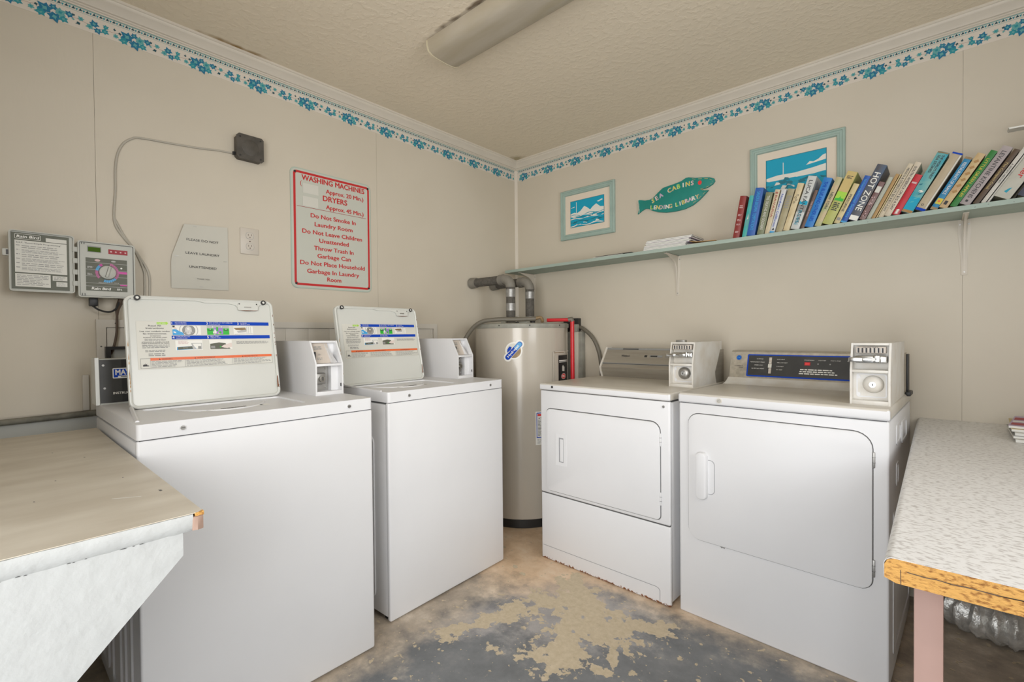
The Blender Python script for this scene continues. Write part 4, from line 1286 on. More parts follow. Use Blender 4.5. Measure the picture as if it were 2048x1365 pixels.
for t, x, y in (('COTTONS', 0.122, 1.022), ('PERMANENT PRESS', 0.112, 1.007), ('SPEED DRY', 0.118, 0.993), ('FLUFF NO HEAT', 0.116, 0.977)):
    txt(mb, t, x, y, 0.0042, M['labelwhite'], zz, width=0.0042 * len(t), res=1)
for t, x, y in (('HIGH HEAT', 0.212, 1.022), ('MED LOW HEAT', 0.218, 1.007), ('LOW HEAT', 0.210, 0.990), ('NO HEAT', 0.208, 0.975)):
    txt(mb, t, x, y, 0.0036, M['labelwhite'], zz, width=0.0036 * len(t), res=1)
for t, x in (('TIME REMAINING', 0.325), ('PUSH START', 0.375), ('PUSH TO START', 0.425), ('IN USE', 0.475)):
    txt(mb, t, x, 1.022, 0.0034, M['labelwhite'], zz, width=0.0028 * len(t), res=1)
for i in range(3):
    lines(mb, 0.292 - 0.002 * i, 0.978 - 0.009 * i, 0.42 + 0.01 * i, 0.985 - 0.009 * i, 1, M['labelwhite'], zz, r, gap=0.4, ragged=0.05)
mb.rect(0.307, 1.000, 0.331, 1.015, zz, M['darkred'])
mb.rect(0.310, 1.002, 0.328, 1.013, zz + 0.0003, M['sticker_red'])
for x in (0.36, 0.405):
    mb.poly(circ(x, 1.008, 0.003, 12), zz, M['inkgrey'])
mb.build('panel_print', cons, 'white lettering and red display')
mb = MB(Fg)
mb.box((0.163, 0.958, 0.002), (0.174, 1.032, 0.005), M['beige'])
for k in range(4):
    mb.box((0.1635, 0.975 + k * 0.016, 0.005), (0.1735, 0.978 + k * 0.016, 0.008), M['labelbg'])
mb.box((0.161, 0.985, 0.004), (0.176, 1.002, 0.011), M['labelbg'], 0.001)
mb.build('temperature_slider', cons, 'cream slider switch')
mb = MB(Fg)
mb.prism(circ(0.026, 1.028, 0.0115, 24), 0.0005, 0.0015, M['blue'])
mb.ring(circ(0.026, 1.028, 0.0098, 24), circ(0.026, 1.028, 0.0088, 24), 0.0015, 0.0019, M['lightblue'])
txt(mb, 'GE', 0.026, 1.0243, 0.0075, M['lightblue'], 0.0023, width=0.0125, bold=0.02)
txt(mb, 'COMMERCIAL', 0.030, 0.986, 0.005, M['ink'], 0.0022, width=0.040)
txt(mb, 'DRYER', 0.040, 0.978, 0.005, M['ink'], 0.0022, width=0.018)
mb.build('maker_badge', cons, 'round blue maker badge')
mb = MB()
mb.box((w - 0.004, 0.53, 0.90), (w + 0.003, 0.58, 1.06), M['black'], 0.002)
mb.box((w - 0.004, 0.49, 0.898), (w + 0.014, 0.58, 0.915), M['black'], 0.004)
mb.build('rear_bracket', root2, 'black plastic bracket at the back corner')
coin_box(root2, 0.572, 0.681, 0.068, 0.47, 0.906, 1.111, 0.028, 'dryer', chz=1.022)

# ================================================================ water heater
hx, hy, hr = -2.025, 2.352, 0.300
ht = thing('water_heater', (hx, hy, 0), 0, 'tall beige cylindrical water heater standing in the corner behind the machines', 'water heater')
mb = MB()
mb.lathe([(0.0, 0.052), (hr, 0.052), (hr, 1.196), (0.0, 1.196)], M['heater'], 72)
mb.build('tank', ht)
MB().lathe([(0, 0), (hr - 0.002, 0), (hr + 0.002, 0.004), (hr + 0.002, 0.05), (0, 0.05)], M['black'], 64).build('base_ring', ht, 'black band at the foot')
mb = MB()
mb.lathe([(0.0, 1.196), (hr + 0.004, 1.190), (hr + 0.006, 1.196), (hr + 0.006, 1.214), (hr - 0.004, 1.220), (0.0, 1.221)], M['heaterrim'], 72)
for a in (-75, -40, 0):
    q = math.radians(a)
    mb.cyl(0.004, 0, 0.002, M['black'], 8, T(((hr + 0.005) * math.cos(q), (hr + 0.005) * math.sin(q), 1.205)) @ Matrix.Rotation(q, 4, 'Z') @ Matrix.Rotation(PI / 2, 4, 'Y'))
mb.build('lid_rim', ht, 'greenish grey top rim')


def onheater(e):
    def f(p):                     # p = (arc metres to the viewer's right of -49.5 degrees, height, out)
        a = math.radians(-49.5) + p[0] / hr
        rr = hr + p[2] + e
        return Vector((rr * math.cos(a), rr * math.sin(a), p[1]))
    return f


def curved_rect(mb, x0, y0, x1, y1, h, m, n=8):
    for i in range(n):
        a, b = x0 + (x1 - x0) * i / n, x0 + (x1 - x0) * (i + 1) / n
        mb.rect(a, y0, b, y1, h, m)


def cpoly(mb, pts, h, m, step=0.007):
    """convex polygon sliced into narrow strips so that it follows the curved tank"""
    def clip(ps, xc, keep_left):
        out = []
        for i in range(len(ps)):
            a, b = ps[i], ps[(i + 1) % len(ps)]
            ia, ib = (a[0] <= xc) == keep_left, (b[0] <= xc) == keep_left
            if ia:
                out.append(a)
            if ia != ib:
                t = (xc - a[0]) / (b[0] - a[0])
                out.append((xc, a[1] + (b[1] - a[1]) * t))
        return out
    x, xe = min(p[0] for p in pts), max(p[0] for p in pts)
    while x < xe - 1e-6:
        q = clip(pts, x, False) if x > min(p[0] for p in pts) else list(pts)
        q = clip(q, x + step, True) if x + step < xe else q
        if len(q) > 2:
            mb.poly(q, h, m)
        x += step


A = lambda deg: math.radians(deg + 49.5) * hr
# round maker sticker
mb = MB(onheater(0.0))
cx, cz = A(-58.2), 1.055
ca, sa = math.cos(math.radians(47)), math.sin(math.radians(47))
rot = lambda pts: [(cx + x * ca - y * sa, cz + x * sa + y * ca) for x, y in pts]
cpoly(mb, circ(cx, cz, 0.052, 32), 0.0008, M['labelwhite'])
cpoly(mb, rot(rrect(-0.078, -0.025, 0.078, 0.025, 0.024)), 0.0010, M['labelwhite'])
cpoly(mb, circ(cx, cz, 0.043, 32), 0.0013, M['labelbg'])
cpoly(mb, [(cx + 0.043 * math.cos(t), cz + 0.043 * math.sin(t)) for t in [math.radians(q) for q in range(-115, 31, 12)]], 0.0016, M['copperrust'])
cpoly(mb, [(cx - 0.040, cz - 0.012), (cx - 0.016, cz + 0.006), (cx - 0.012, cz + 0.022), (cx - 0.026, cz + 0.026), (cx - 0.038, cz + 0.008)], 0.0017, M['blue'])
cpoly(mb, rot(rrect(-0.070, -0.017, 0.070, 0.017, 0.016)), 0.0020, M['labelwhite'])
cpoly(mb, rot(rrect(-0.068, -0.0155, 0.068, 0.0155, 0.015)), 0.0023, M['blue'])
cpoly(mb, rot(rrect(0.012, -0.0125, 0.064, 0.0125, 0.012)), 0.0026, M['lightblue'])
txt(mb, 'HydroJet', cx - 0.004 * ca + 0.005 * sa, cz - 0.004 * sa - 0.005 * ca, 0.013, M['labelwhite'], 0.0029, rot=math.radians(47), width=0.095, bold=0.03)
mb.build('maker_sticker', ht, 'round white sticker with a blue diagonal bar')
# element cover with black label
mb = MB(onheater(0.0))
c0, c1 = A(-11), A(24)
curved_rect(mb, c0, 0.78, c1, 1.046, 0.004, M['trim'], 12)
curved_rect(mb, c0 + 0.010, 0.79, c1 - 0.01, 1.032, 0.008, M['heater'], 12)
for (x0, y0, x1, y1) in ((c0, 0.78, c0 + 0.003, 1.046), (c0, 1.043, c1, 1.046)):
    mb.rect(x0, y0, x1, y1, 0.009, M['outlet'])
mb.poly([(c0 + 0.006, 1.036), (c0 + 0.10, 1.037), (c0 + 0.10, 1.041), (c0 + 0.006, 1.040)], 0.0095, M['copperrust'])
cov = mb.build('element_cover', ht, 'cream access cover')
mb = MB(onheater(0.009))
l0, l1 = A(-3), A(18)
curved_rect(mb, l0, 0.80, l1, 1.022, 0.0005, M['black'], 8)
curved_rect(mb, l0 + 0.006, 0.985, l1 - 0.006, 0.992, 0.001, M['labelwhite'], 6)
curved_rect(mb, l0 + 0.006, 0.978, l1 - 0.006, 0.981, 0.001, M['labelwhite'], 6)
mb.poly([(l0 + 0.036, 0.925), (l0 + 0.062, 0.922), (l0 + 0.064, 0.952), (l0 + 0.058, 0.948), (l0 + 0.046, 0.962), (l0 + 0.036, 0.952)], 0.001, M['labelbg'])
mb.poly(circ(l0 + 0.052, 0.892, 0.026, 20, 0.018), 0.001, M['labelwhite'])
mb.poly(circ(l0 + 0.052, 0.892, 0.023, 20, 0.016), 0.0013, M['sticker_red'])
lines(mb, l0 + 0.036, 0.884, l0 + 0.068, 0.900, 2, M['labelwhite'], 0.0016, random.Random(2), ragged=0.05)
mb.build('energy_label', cov, 'black label with a red oval')
mb = MB(onheater(0.0))
w0, w1 = A(-34), A(-8)
curved_rect(mb, w0, 0.493, w1, 0.692, 0.0008, M['labelwhite'], 8)
curved_rect(mb, w0 + 0.006, 0.535, w1 - 0.004, 0.685, 0.0011, M['blue'], 8)
curved_rect(mb, w0 + 0.010, 0.54, w1 - 0.006, 0.680, 0.0014, M['labelwhite'], 8)
curved_rect(mb, w0 + 0.012, 0.665, w1 - 0.008, 0.678, 0.0017, M['sticker_red'], 6)
lines(mb, w0 + 0.014, 0.545, w1 - 0.01, 0.645, 12, M['inkgrey'], 0.0018, random.Random(4))
mb.poly(circ(w0 + 0.022, 0.652, 0.004, 8), 0.0018, M['ink'])
mb.poly(circ(w0 + 0.036, 0.654, 0.005, 8), 0.0018, M['ink'])
lines(mb, w0 + 0.010, 0.50, w1 - 0.01, 0.530, 4, M['inklight'], 0.0012, random.Random(4))
mb.build('warning_label', ht, 'white and blue warning label')
# fittings on top
mb = MB()
for (x, y) in ((-0.03, -0.08), (-0.06, 0.03), (0.11, -0.02)):
    mb.cyl(0.018, 1.220, 1.236, M['black'], 16, T((x, y, 0)))
mb.box((-0.09, -0.10, 1.220), (-0.05, -0.06, 1.238), M['ctrl'], 0.004)
mb.box((0.10, -0.14, 1.220), (0.16, -0.10, 1.232), M['ctrl'], 0.004)
mb.tube(smooth_path([(-0.03, 0.0, 1.235), (-0.02, -0.03, 1.26), (0.0, -0.04, 1.263), (0.02, -0.03, 1.245)], 5), 0.0035, M['steel'], 6)
mb.build('top_fittings', ht, 'dark fittings on the top')


def insulated(px, py, zt, xend, label, flange, bands, zbot=1.222):
    o = thing('water_pipe', (px, py, zbot), 0, label, 'pipe', 'insulated water pipes above the heater')
    R = 0.0285
    h = zt - zbot
    mb = MB()
    mb.cyl(R, 0, h - 0.05, M['foam'], 20)
    mb.tube([(-0.055, 0, h), (xend - px, 0, h)], R, M['foam'], 20)
    mb.build('foam_sleeve', o)
    mb = MB()
    el = [(0, 0, h - 0.052)] + [(-0.05 + 0.05 * math.cos(t), 0, h - 0.05 + 0.05 * math.sin(t)) for t in [math.radians(q) for q in range(0, 91, 15)]] + [(-0.062, 0, h)]
    mb.tube(el, R + 0.002, M['elbow'], 20)
    mb.tube([(-0.058, 0, h), (-0.088, 0, h)], R + 0.006, M['elbow'], 20)
    mb.build('elbow', o, 'grey plastic elbow')
    for (a, b) in bands:
        MB().cyl(R + 0.0015, a - zbot, b - zbot, M['tape'], 20).build('tape_band', o, 'silver tape band')
    if flange:
        mb = MB()
        mb.tube([(xend - px + 0.05, 0, h), (xend - px, 0, h)], R + 0.004, M['elbow'], 20, rf=lambda t: 1 + 0.12 * t)
        mb.build('wall_collar', o, 'crumpled collar at the wall')
    return o


insulated(-1.980, 2.200, 1.497, -2.33, 'dark insulated water pipe with two silver tape bands, nearer of two above the heater', True, ((1.385, 1.432), (1.300, 1.345)))
insulated(-1.995, 2.404, 1.497, -2.33, 'dark insulated water pipe above the heater, behind and right of its twin', True, ((1.385, 1.430), (1.228, 1.268)))

# flexible conduits and the red pipe
mb = MB()
pth = smooth_path([(-2.18, 1.925, 0.86), (-2.19, 1.95, 1.02), (-2.16, 2.00, 1.15), (-2.09, 2.035, 1.225), (-2.00, 2.09, 1.243), (-1.90, 2.16, 1.243), (-1.80, 2.225, 1.245)], 8)
mb.tube(pth, 0.013, M['conduit'], 12)
o = mb.build('flexible_conduit')
tag(o, 'grey-brown flexible conduit arching over the top of the water heater', 'conduit', 'flexible electrical conduits')
MB().tube(smooth_path([(-1.80, 2.225, 1.247), (-1.775, 2.235, 1.252), (-1.76, 2.235, 1.240), (-1.752, 2.225, 1.226)], 4), 0.010, M['copperrust'], 10).build('brass_connector', o, 'tarnished brass connector')
mb = MB()
mb.tube(smooth_path([(-1.80, 2.655, 1.20), (-1.74, 2.645, 1.185), (-1.66, 2.64, 1.12), (-1.615, 2.64, 1.02), (-1.60, 2.64, 0.90), (-1.60, 2.64, 0.84)], 8), 0.0125, M['conduit'], 12)
tag(mb.build('flexible_conduit'), 'grey-brown flexible conduit curving down the right wall behind the dryer', 'conduit', 'flexible electrical conduits')
mb = MB()
mb.tube([(-1.80, 2.335, 1.238), (-1.663, 2.395, 1.238)], 0.0105, M['red'], 14)
mb.tube([(-1.658, 2.40, 1.232), (-1.658, 2.40, 0.62)], 0.0125, M['red'], 14)
o = mb.build('red_pipe')
tag(o, 'glossy red pipe crossing the top of the water heater and running down its right side', 'pipe')
mb = MB()
mb.tube([(-1.678, 2.389, 1.238), (-1.661, 2.397, 1.2425), (-1.658, 2.40, 1.228)], 0.014, M['conduit'], 12)
mb.build('elbow', o, 'grey elbow joint')
mb = MB()
mb.box((-1.86, 2.63, 0.50), (-1.74, 2.668, 1.165), M['heaterrim'], 0.003)
mb.box((-1.815, 2.615, 0.50), (-1.765, 2.632, 1.165), M['trim'], 0.002)
for z in (0.95, 1.02, 1.08, 1.14):
    mb.box((-1.865, 2.615, z), (-1.852, 2.632, z + 0.015), M['gap'])
tag(mb.build('wiring_channel'), 'greenish-grey vertical channel on the right wall behind the red pipe', 'channel')
mb = MB()
mb.box((-1.895, 2.636, 1.172), (-1.772, 2.669, 1.256), M['black'], 0.004)
mb.box((-1.80, 2.60, 1.165), (-1.765, 2.636, 1.215), M['heaterrim'], 0.004)
tag(mb.build('junction_box'), 'small black junction box on the right wall beside the water heater', 'junction box')

# ================================================================ left wall
FL = lambda x=0.0: T((XL + x, 0, 0)) @ FACE_L
# square speaker-like box
o = thing('sounder_box', (XL, 0.82, 2.0), 0, 'small square dark brown plastic box on the left wall at the end of the cable', 'alarm box')
f = T((0, -0.82, -2.0)) @ FACE_L
mb = MB(f)
oct_ = [(0.775, 1.947), (0.865, 1.947), (0.873, 1.955), (0.873, 2.044), (0.865, 2.052), (0.775, 2.052), (0.765, 2.042), (0.765, 1.957)]
mb.prism(oct_, 0.0, 0.036, M['fanbox'])
mb.build('housing', o)
mb = MB(f)
mb.prism([(0.819 + (a - 0.819) * 1.05, 2.0 + (b - 2.0) * 1.05) for a, b in oct_], 0.034, 0.040, M['fanbox'])
mb.lathe([(0.036, 0.0403), (0.03, 0.0415), (0.0, 0.0418)], M['fanbox'], 24, f @ T((0.819, 2.0, 0)))
for a, b in ((0.777, 1.958), (0.862, 1.958), (0.777, 2.041), (0.862, 2.041)):
    mb.cyl(0.004, 0.04, 0.0412, M['black'], 8, f @ T((a, b, 0)))
mb.build('cover', o)
MB(f).box((0.755, 1.962, 0.004), (0.768, 1.974, 0.016), M['black']).build('cable_gland', o, 'black cable entry')
# cable
cab = [(0.757, 1.968), (0.70, 1.965), (0.633, 1.955), (0.526, 1.945), (0.428, 1.937), (0.400, 1.925), (0.374, 1.897), (0.357, 1.852), (0.350, 1.793), (0.349, 1.717), (0.343, 1.617), (0.350, 1.574), (0.376, 1.531), (0.403, 1.495), (0.428, 1.430), (0.434, 1.381), (0.430, 1.22)]
tag(MB(FL(0.0045)).tube(smooth_path([(a, b, 0) for a, b in cab], 5), 0.0038, M['cable'], 8).build('wall_cable'), 'thin beige painted cable looping down the left wall from the dark box', 'cable', 'painted cables on the left wall')
cab2 = [(0.345, 1.605), (0.372, 1.545), (0.398, 1.505), (0.418, 1.47), (0.446, 1.41), (0.449, 1.34), (0.442, 1.22)]
tag(MB(FL(0.0045)).tube(smooth_path([(a, b, 0) for a, b in cab2], 5), 0.0038, M['cable'], 8).build('wall_cable'), 'short second beige cable on the left wall passing right of the irrigation controller', 'cable', 'painted cables on the left wall')

# laundry rules sign
o = thing('laundry_rules_sign', (XL, 1.228, 1.39), 0, 'white metal sign with red border and red laundry room rules on the left wall', 'sign')
sx0, sz0, SW, SH = 1.008, 1.390, 0.437, 0.590
f = T((0, -1.228, -1.39)) @ FACE_L
mb = MB(f @ T((sx0, sz0, 0)))
mb.prism(rrect(0, 0, SW, SH, 0.028), 0.001, 0.004, M['signedge'])
mb.prism(rrect(0.005, 0.005, SW - 0.005, SH - 0.005, 0.026), 0.004, 0.0046, M['signbg'])
mb.build('sign_plate', o)
mb = MB(f @ T((sx0, sz0, 0.0048)))
mb.ring(rrect(0.014, 0.014, SW - 0.010, SH - 0.014, 0.018), rrect(0.025, 0.025, SW - 0.020, SH - 0.025, 0.010), 0, 0.0004, M['signred'])
rows = [('WASHING MACHINES', 0.227, 0.535, 0.0255, 0.342), ('Approx. 20 Min.)', 0.286, 0.493, 0.0205, 0.212), ('DRYERS', 0.230, 0.452, 0.0265, 0.132), ('Approx. 45 Min.)', 0.286, 0.413, 0.0205, 0.212),
        ('Do Not Smoke In', 0.222, 0.357, 0.0205, 0.246), ('Laundry Room', 0.222, 0.316, 0.0205, 0.206), ('Do Not Leave Children', 0.218, 0.274, 0.0205, 0.325), ('Unattended', 0.222, 0.236, 0.0205, 0.160),
        ('Throw Trash In', 0.222, 0.196, 0.0205, 0.216), ('Garbage Can', 0.222, 0.158, 0.0205, 0.182), ('Do Not Place Household', 0.219, 0.118, 0.0205, 0.352), ('Garbage In Laundry', 0.219, 0.078, 0.0205, 0.284), ('Room', 0.219, 0.042, 0.0205, 0.076)]
for t, x, y, h, wd in rows:
    txt(mb, t, x, y, h, M['signred'], 0.0004, width=wd, bold=0.03)
txt(mb, '(', 0.052, 0.508, 0.022, M['signred'], 0.0004)
mb.rect(0.030, 0.4015, SW - 0.030, 0.4035, 0.0004, M['darkred'])
mb.build('sign_lettering', o, 'red lettering and border')
mb = MB(f @ T((sx0, sz0, 0.005)))
mb.box((0.062, 0.472, 0), (0.140, 0.520, 0.0006), M['labelbg'])
mb.build('cover_patch', o, 'pale rectangle over the upper price')
MB(f @ T((sx0, sz0, 0.005))).box((0.060, 0.408, 0), (0.138, 0.456, 0.0006), M['labelbg']).build('cover_patch', o, 'pale rectangle over the lower price')
for a, b in ((0.022, 0.022), (SW - 0.018, 0.022), (0.022, SH - 0.022), (SW - 0.018, SH - 0.022)):
    MB().cyl(0.0055, 0, 0.003, M['black'], 10, f @ T((sx0 + a, sz0 + b, 0.0046))).build('sign_screw', o, 'dark screw')

# paper note
o = thing('paper_note', (XL, 0.63, 1.35), 0, 'white paper note reading please do not leave laundry unattended, on the left wall', 'note')
f = T((0, -0.63, -1.35)) @ FACE_L
mb = MB(f)
nx, ny = 8, 10
vs, fs = [], []
def note_pt(s, t):
    zb = 1.355 + 0.002 * s
    zt = 1.622 + 0.012 * s
    z = zb + (zt - zb) * t
    xl = 0.521 if z < 1.48 else 0.521 + (z - 1.48) / (1.622 - 1.48) * 0.046
    xr = 0.732
    y = xl + (xr - xl) * s
    hgt = 0.004 + 0.004 * math.sin(s * 3.0) * math.sin(t * 2.5) + (0.010 * (1 - s) ** 3 * t)
    return (y, z, hgt)
for j in range(ny + 1):
    for i in range(nx + 1):
        vs.append(note_pt(i / nx, j / ny))
for j in range(ny):
    for i in range(nx):
        a = j * (nx + 1) + i
        fs.append((a, a + 1, a + nx + 2, a + nx + 1))
mb.add(vs, fs, M['paper'], True)
mb.add([(p[0], p[1], p[2] - 0.0008) for p in vs], [tuple(reversed(q)) for q in fs], M['paper'], True)
mb.build('sheet', o)
mb = MB(f)
for t, z, wd, h in (('PLEASE DO NOT', 1.556, 0.118, 0.0095), ('LEAVE LAUNDRY', 1.500, 0.125, 0.0095), ('UNATTENDED', 1.443, 0.100, 0.0095), ('THANK YOU', 1.396, 0.046, 0.005)):
    txt(mb, t, 0.634, z, h, M['ink'], 0.0105, width=wd, bold=0.0)
mb.build('typed_message', o, 'black typed words')
for a, b in ((0.606, 1.618), (0.540, 1.487), (0.718, 1.482), (0.626, 1.366)):
    MB(f).box((a - 0.006, b - 0.0008, 0.010), (a + 0.006, b + 0.0008, 0.0118), M['steel']).build('staple', o)

# outlet
o = thing('wall_outlet', (XL, 0.821, 1.585), 0, 'cream duplex power outlet on the left wall between the note and the rules sign', 'outlet')
f = T((0, -0.821, -1.585)) @ FACE_L
MB(f).box((0.782, 1.527, 0), (0.860, 1.645, 0.006), M['outlet'], 0.002).build('cover_plate', o)
for zc in (1.611, 1.562):
    mb = MB(f @ T((0.822, zc, 0.006)))
    pts = [(0.0165 * math.cos(t), max(-0.0135, min(0.0135, 0.0175 * math.sin(t)))) for t in [2 * PI * i / 24 for i in range(24)]]
    mb.prism(pts, -0.001, 0.0015, M['outlet'])
    mb.prism([(a * 1.07, b * 1.07) for a, b in pts], -0.001, 0.0006, M['groove'])
    mb.rect(-0.0075, -0.001, -0.0055, 0.0075, 0.0017, M['outletslot'])
    mb.rect(0.0055, 0.000, 0.0075, 0.0075, 0.0017, M['outletslot'])
    mb.poly(circ(0, -0.007, 0.0024, 10), 0.0017, M['outletslot'])
    mb.build('socket', o)
MB(f).cyl(0.003, 0.006, 0.0072, M['outletslot'], 10, f @ T((0.822, 1.586, 0))).build('screw', o)

# irrigation controller with its door folded open to the left
o = thing('irrigation_controller', (XL, 0.31, 1.30), 0, 'grey plastic sprinkler controller with dial on the left wall, its printed door swung open', 'controller')
f = T((0, -0.31, -1.30)) @ FACE_L
mb = MB(f)
mb.prism(rrect(0.230, 1.298, 0.390, 1.498, 0.008), 0.0, 0.072, M['ctrl'])
mb.ring(rrect(0.230, 1.298, 0.390, 1.498, 0.008), rrect(0.234, 1.302, 0.386, 1.494, 0.006), 0.072, 0.085, M['ctrl'])
mb.build('case', o)
mb = MB(f)
mb.box((0.234, 1.302, 0.072), (0.386, 1.494, 0.080), M['ctrl'])
mb.ring(rrect(0.234, 1.302, 0.386, 1.494, 0.004), rrect(0.2355, 1.3035, 0.3845, 1.4925, 0.004), 0.0795, 0.0812, M['gap'])
for a in (0.240, 0.247):
    mb.box((a, 1.304, 0.080), (a + 0.0015, 1.312, 0.082), M['gap'])
    mb.box((a, 1.486, 0.080), (a + 0.0015, 1.493, 0.082), M['gap'])
face = mb.build('front_plate', o)
mb = MB(f)
z = 0.0805
mb.rect(0.256, 1.460, 0.294, 1.482, z, M['inkgrey'])
mb.rect(0.258, 1.462, 0.292, 1.478, z + 0.0004, M['lcd'])
mb.rect(0.314, 1.459, 0.369, 1.476, z, M['darkred'])
for k in range(4):
    a = 0.3155 + k * 0.0137
    mb.prism(rrect(a, 1.4605, a + 0.0118, 1.4745, 0.002), z + 0.0003, z + 0.0009, M['darkred'])
    mb.poly(circ(a + 0.0059, 1.4675, 0.0028, 8), z + 0.0012, M['pink'])
mb.rect(0.251, 1.322, 0.367, 1.440, z, M['ctrldark'])
for zz_ in (1.423, 1.398, 1.374, 1.349, 1.338):
    mb.rect(0.251, zz_, 0.367, zz_ + 0.0011, z + 0.0004, M['inklight'])
mb.poly(circ(0.283, 1.432, 0.008, 14, 0.0042), z + 0.0005, M['pink'])
mb.poly(circ(0.328, 1.432, 0.007, 14, 0.003), z + 0.0005, M['inklight'])
mb.rect(0.343, 1.388, 0.366, 1.396, z + 0.0005, M['magenta'])
mb.rect(0.346, 1.344, 0.366, 1.3485, z + 0.0005, M['magenta'])
mb.poly(circ(0.350, 1.409, 0.003, 8), z + 0.0006, M['labelwhite'])
cx, cz = 0.310, 1.390
segs = [(75, 12, 'rose'), (12, -40, 'rose'), (-40, -110, 'lightblue'), (-140, -190, 'rose'), (170, 135, 'lightblue'), (135, 118, 'magenta')]
for a0, a1, mt in segs:
    n = 6
    aa = [math.radians(a0 + (a1 - a0) * i / n) for i in range(n + 1)]
    for p, q in zip(aa[:-1], aa[1:]):
        g = (q - p) * 0.08
        p2, q2 = p + g, q - g
        mb.poly([(cx + 0.0255 * math.cos(p2), cz + 0.0275 * math.sin(p2)), (cx + 0.0335 * math.cos(p2), cz + 0.036 * math.sin(p2)), (cx + 0.0335 * math.cos(q2), cz + 0.036 * math.sin(q2)), (cx + 0.0255 * math.cos(q2), cz + 0.0275 * math.sin(q2))], z + 0.0006, M[mt])
txt(mb, "Rain Bird", 0.292, 1.3265, 0.0085, M['labelwhite'], z + 0.0006, width=0.052, bold=0.03, shear=0.15)
txt(mb, 'ESP-6', 0.344, 1.327, 0.0065, M['labelwhite'], z + 0.0006, width=0.014, bold=0.02)
r = random.Random(8)
lines(mb, 0.255, 1.402, 0.272, 1.410, 2, M['inklight'], z + 0.0005, r)
lines(mb, 0.255, 1.378, 0.270, 1.386, 2, M['inklight'], z + 0.0005, r)
lines(mb, 0.285, 1.352, 0.345, 1.355, 1, M['inklight'], z + 0.0005, r)
mb.build('printed_face', face, 'dark faceplate with green display and coloured ring')
mb = MB(f @ T((cx, cz, z)))
mb.lathe([(0.0245, 0), (0.0235, 0.010), (0.020, 0.012), (0, 0.012)], M['ctrl'], 28)
mb.box((-0.003, -0.018, 0.012), (0.004, 0.020, 0.020), M['ctrl'], 0.0015, 2, f @ T((cx, cz, z)) @ Matrix.Rotation(-0.25, 4, 'Z'))
mb.rect(-0.0042, -0.019, -0.003, 0.020, 0.0127, M['inkgrey'], f @ T((cx, cz, z)) @ Matrix.Rotation(-0.25, 4, 'Z'))
mb.build('dial', face, 'round selector dial')
# the open door
hd = f @ T((0.2225, 0, 0.075)) @ Matrix.Rotation(math.radians(2), 4, 'Y')
mb = MB(hd)
dw = 0.160
mb.prism(rrect(-dw, 1.309, -0.001, 1.510, 0.009), -0.022, 0.0, M['ctrl'])
mb.ring(rrect(-dw, 1.309, -0.001, 1.510, 0.009), rrect(-dw + 0.003, 1.312, -0.004, 1.507, 0.008), 0, 0.007, M['ctrl'])
mb.prism(rrect(-dw - 0.014, 1.424, -dw + 0.002, 1.446, 0.003), -0.012, 0.002, M['ctrl'])
mb.rect(-dw - 0.006, 1.427, -dw, 1.443, 0.0024, M['gap'])
dr = mb.build('door', o)
for zc in (1.465, 1.425, 1.385, 1.345):
    MB(hd).box((-0.006, zc - 0.009, -0.01), (0.010, zc + 0.009, 0.006), M['ctrl'], 0.002).build('hinge_lug', dr)
mb = MB(hd)
mb.rect(-dw + 0.006, 1.317, -0.014, 1.503, 0.0015, M['ctrldark'])
mb.prism(rrect(-dw + 0.014, 1.482, -dw + 0.076, 1.499, 0.003), 0.0015, 0.002, M['labelbg'])
mb.prism(rrect(-dw + 0.0152, 1.4832, -dw + 0.0748, 1.4978, 0.003), 0.002, 0.0024, M['ctrldark'])
txt(mb, 'Rain Bird', -dw + 0.045, 1.4865, 0.0078, M['labelwhite'], 0.0028, width=0.052, bold=0.03, shear=0.15)
mb.rect(-dw + 0.088, 1.480, -0.020, 1.493, 0.0019, M['labelbg'])
mb.rect(-dw + 0.014, 1.372, -0.020, 1.478, 0.0019, M['labelbg'])
txt(mb, 'E.S.P. "Extra-Simple Programming"', -dw + 0.072, 1.4685, 0.0042, M['ink'], 0.0024, width=0.108, res=2)
r = random.Random(6)
for k in range(6):
    lines(mb, -dw + 0.030, 1.451 - k * 0.0145, -0.024, 1.463 - k * 0.0145, 2 + k % 2, M['inkgrey'], 0.0023, r, gap=0.65)
    lines(mb, -dw + 0.017, 1.459 - k * 0.0145, -dw + 0.027, 1.463 - k * 0.0145, 1, M['inkgrey'], 0.0023, r, gap=0.4)
mb.rect(-dw + 0.014, 1.325, -dw + 0.098, 1.368, 0.0019, M['labelbg'])
lines(mb, -dw + 0.018, 1.329, -dw + 0.095, 1.365, 7, M['inkgrey'], 0.0023, r, gap=0.65)
mb.rect(-dw + 0.103, 1.350, -0.020, 1.366, 0.0019, M['labelbg'])
lines(mb, -dw + 0.106, 1.352, -0.024, 1.364, 3, M['inkgrey'], 0.0023, r, gap=0.6)
mb.rect(-dw + 0.112, 1.330, -0.020, 1.346, 0.0019, M['labelbg'])
lines(mb, -dw + 0.115, 1.332, -0.024, 1.344, 3, M['inklight'], 0.0023, r, gap=0.6)
mb.build('programming_card', dr, 'printed programming instructions')
MB(f).box((0.392, 1.395, 0.02), (0.398, 1.412, 0.03), M['black']).build('side_knockout', o, 'small dark slot')
mb = MB(f)
mb.box((0.262, 1.268, 0.030), (0.286, 1.299, 0.055), M['black'], 0.003)
mb.build('plug', o, 'black cord grip')
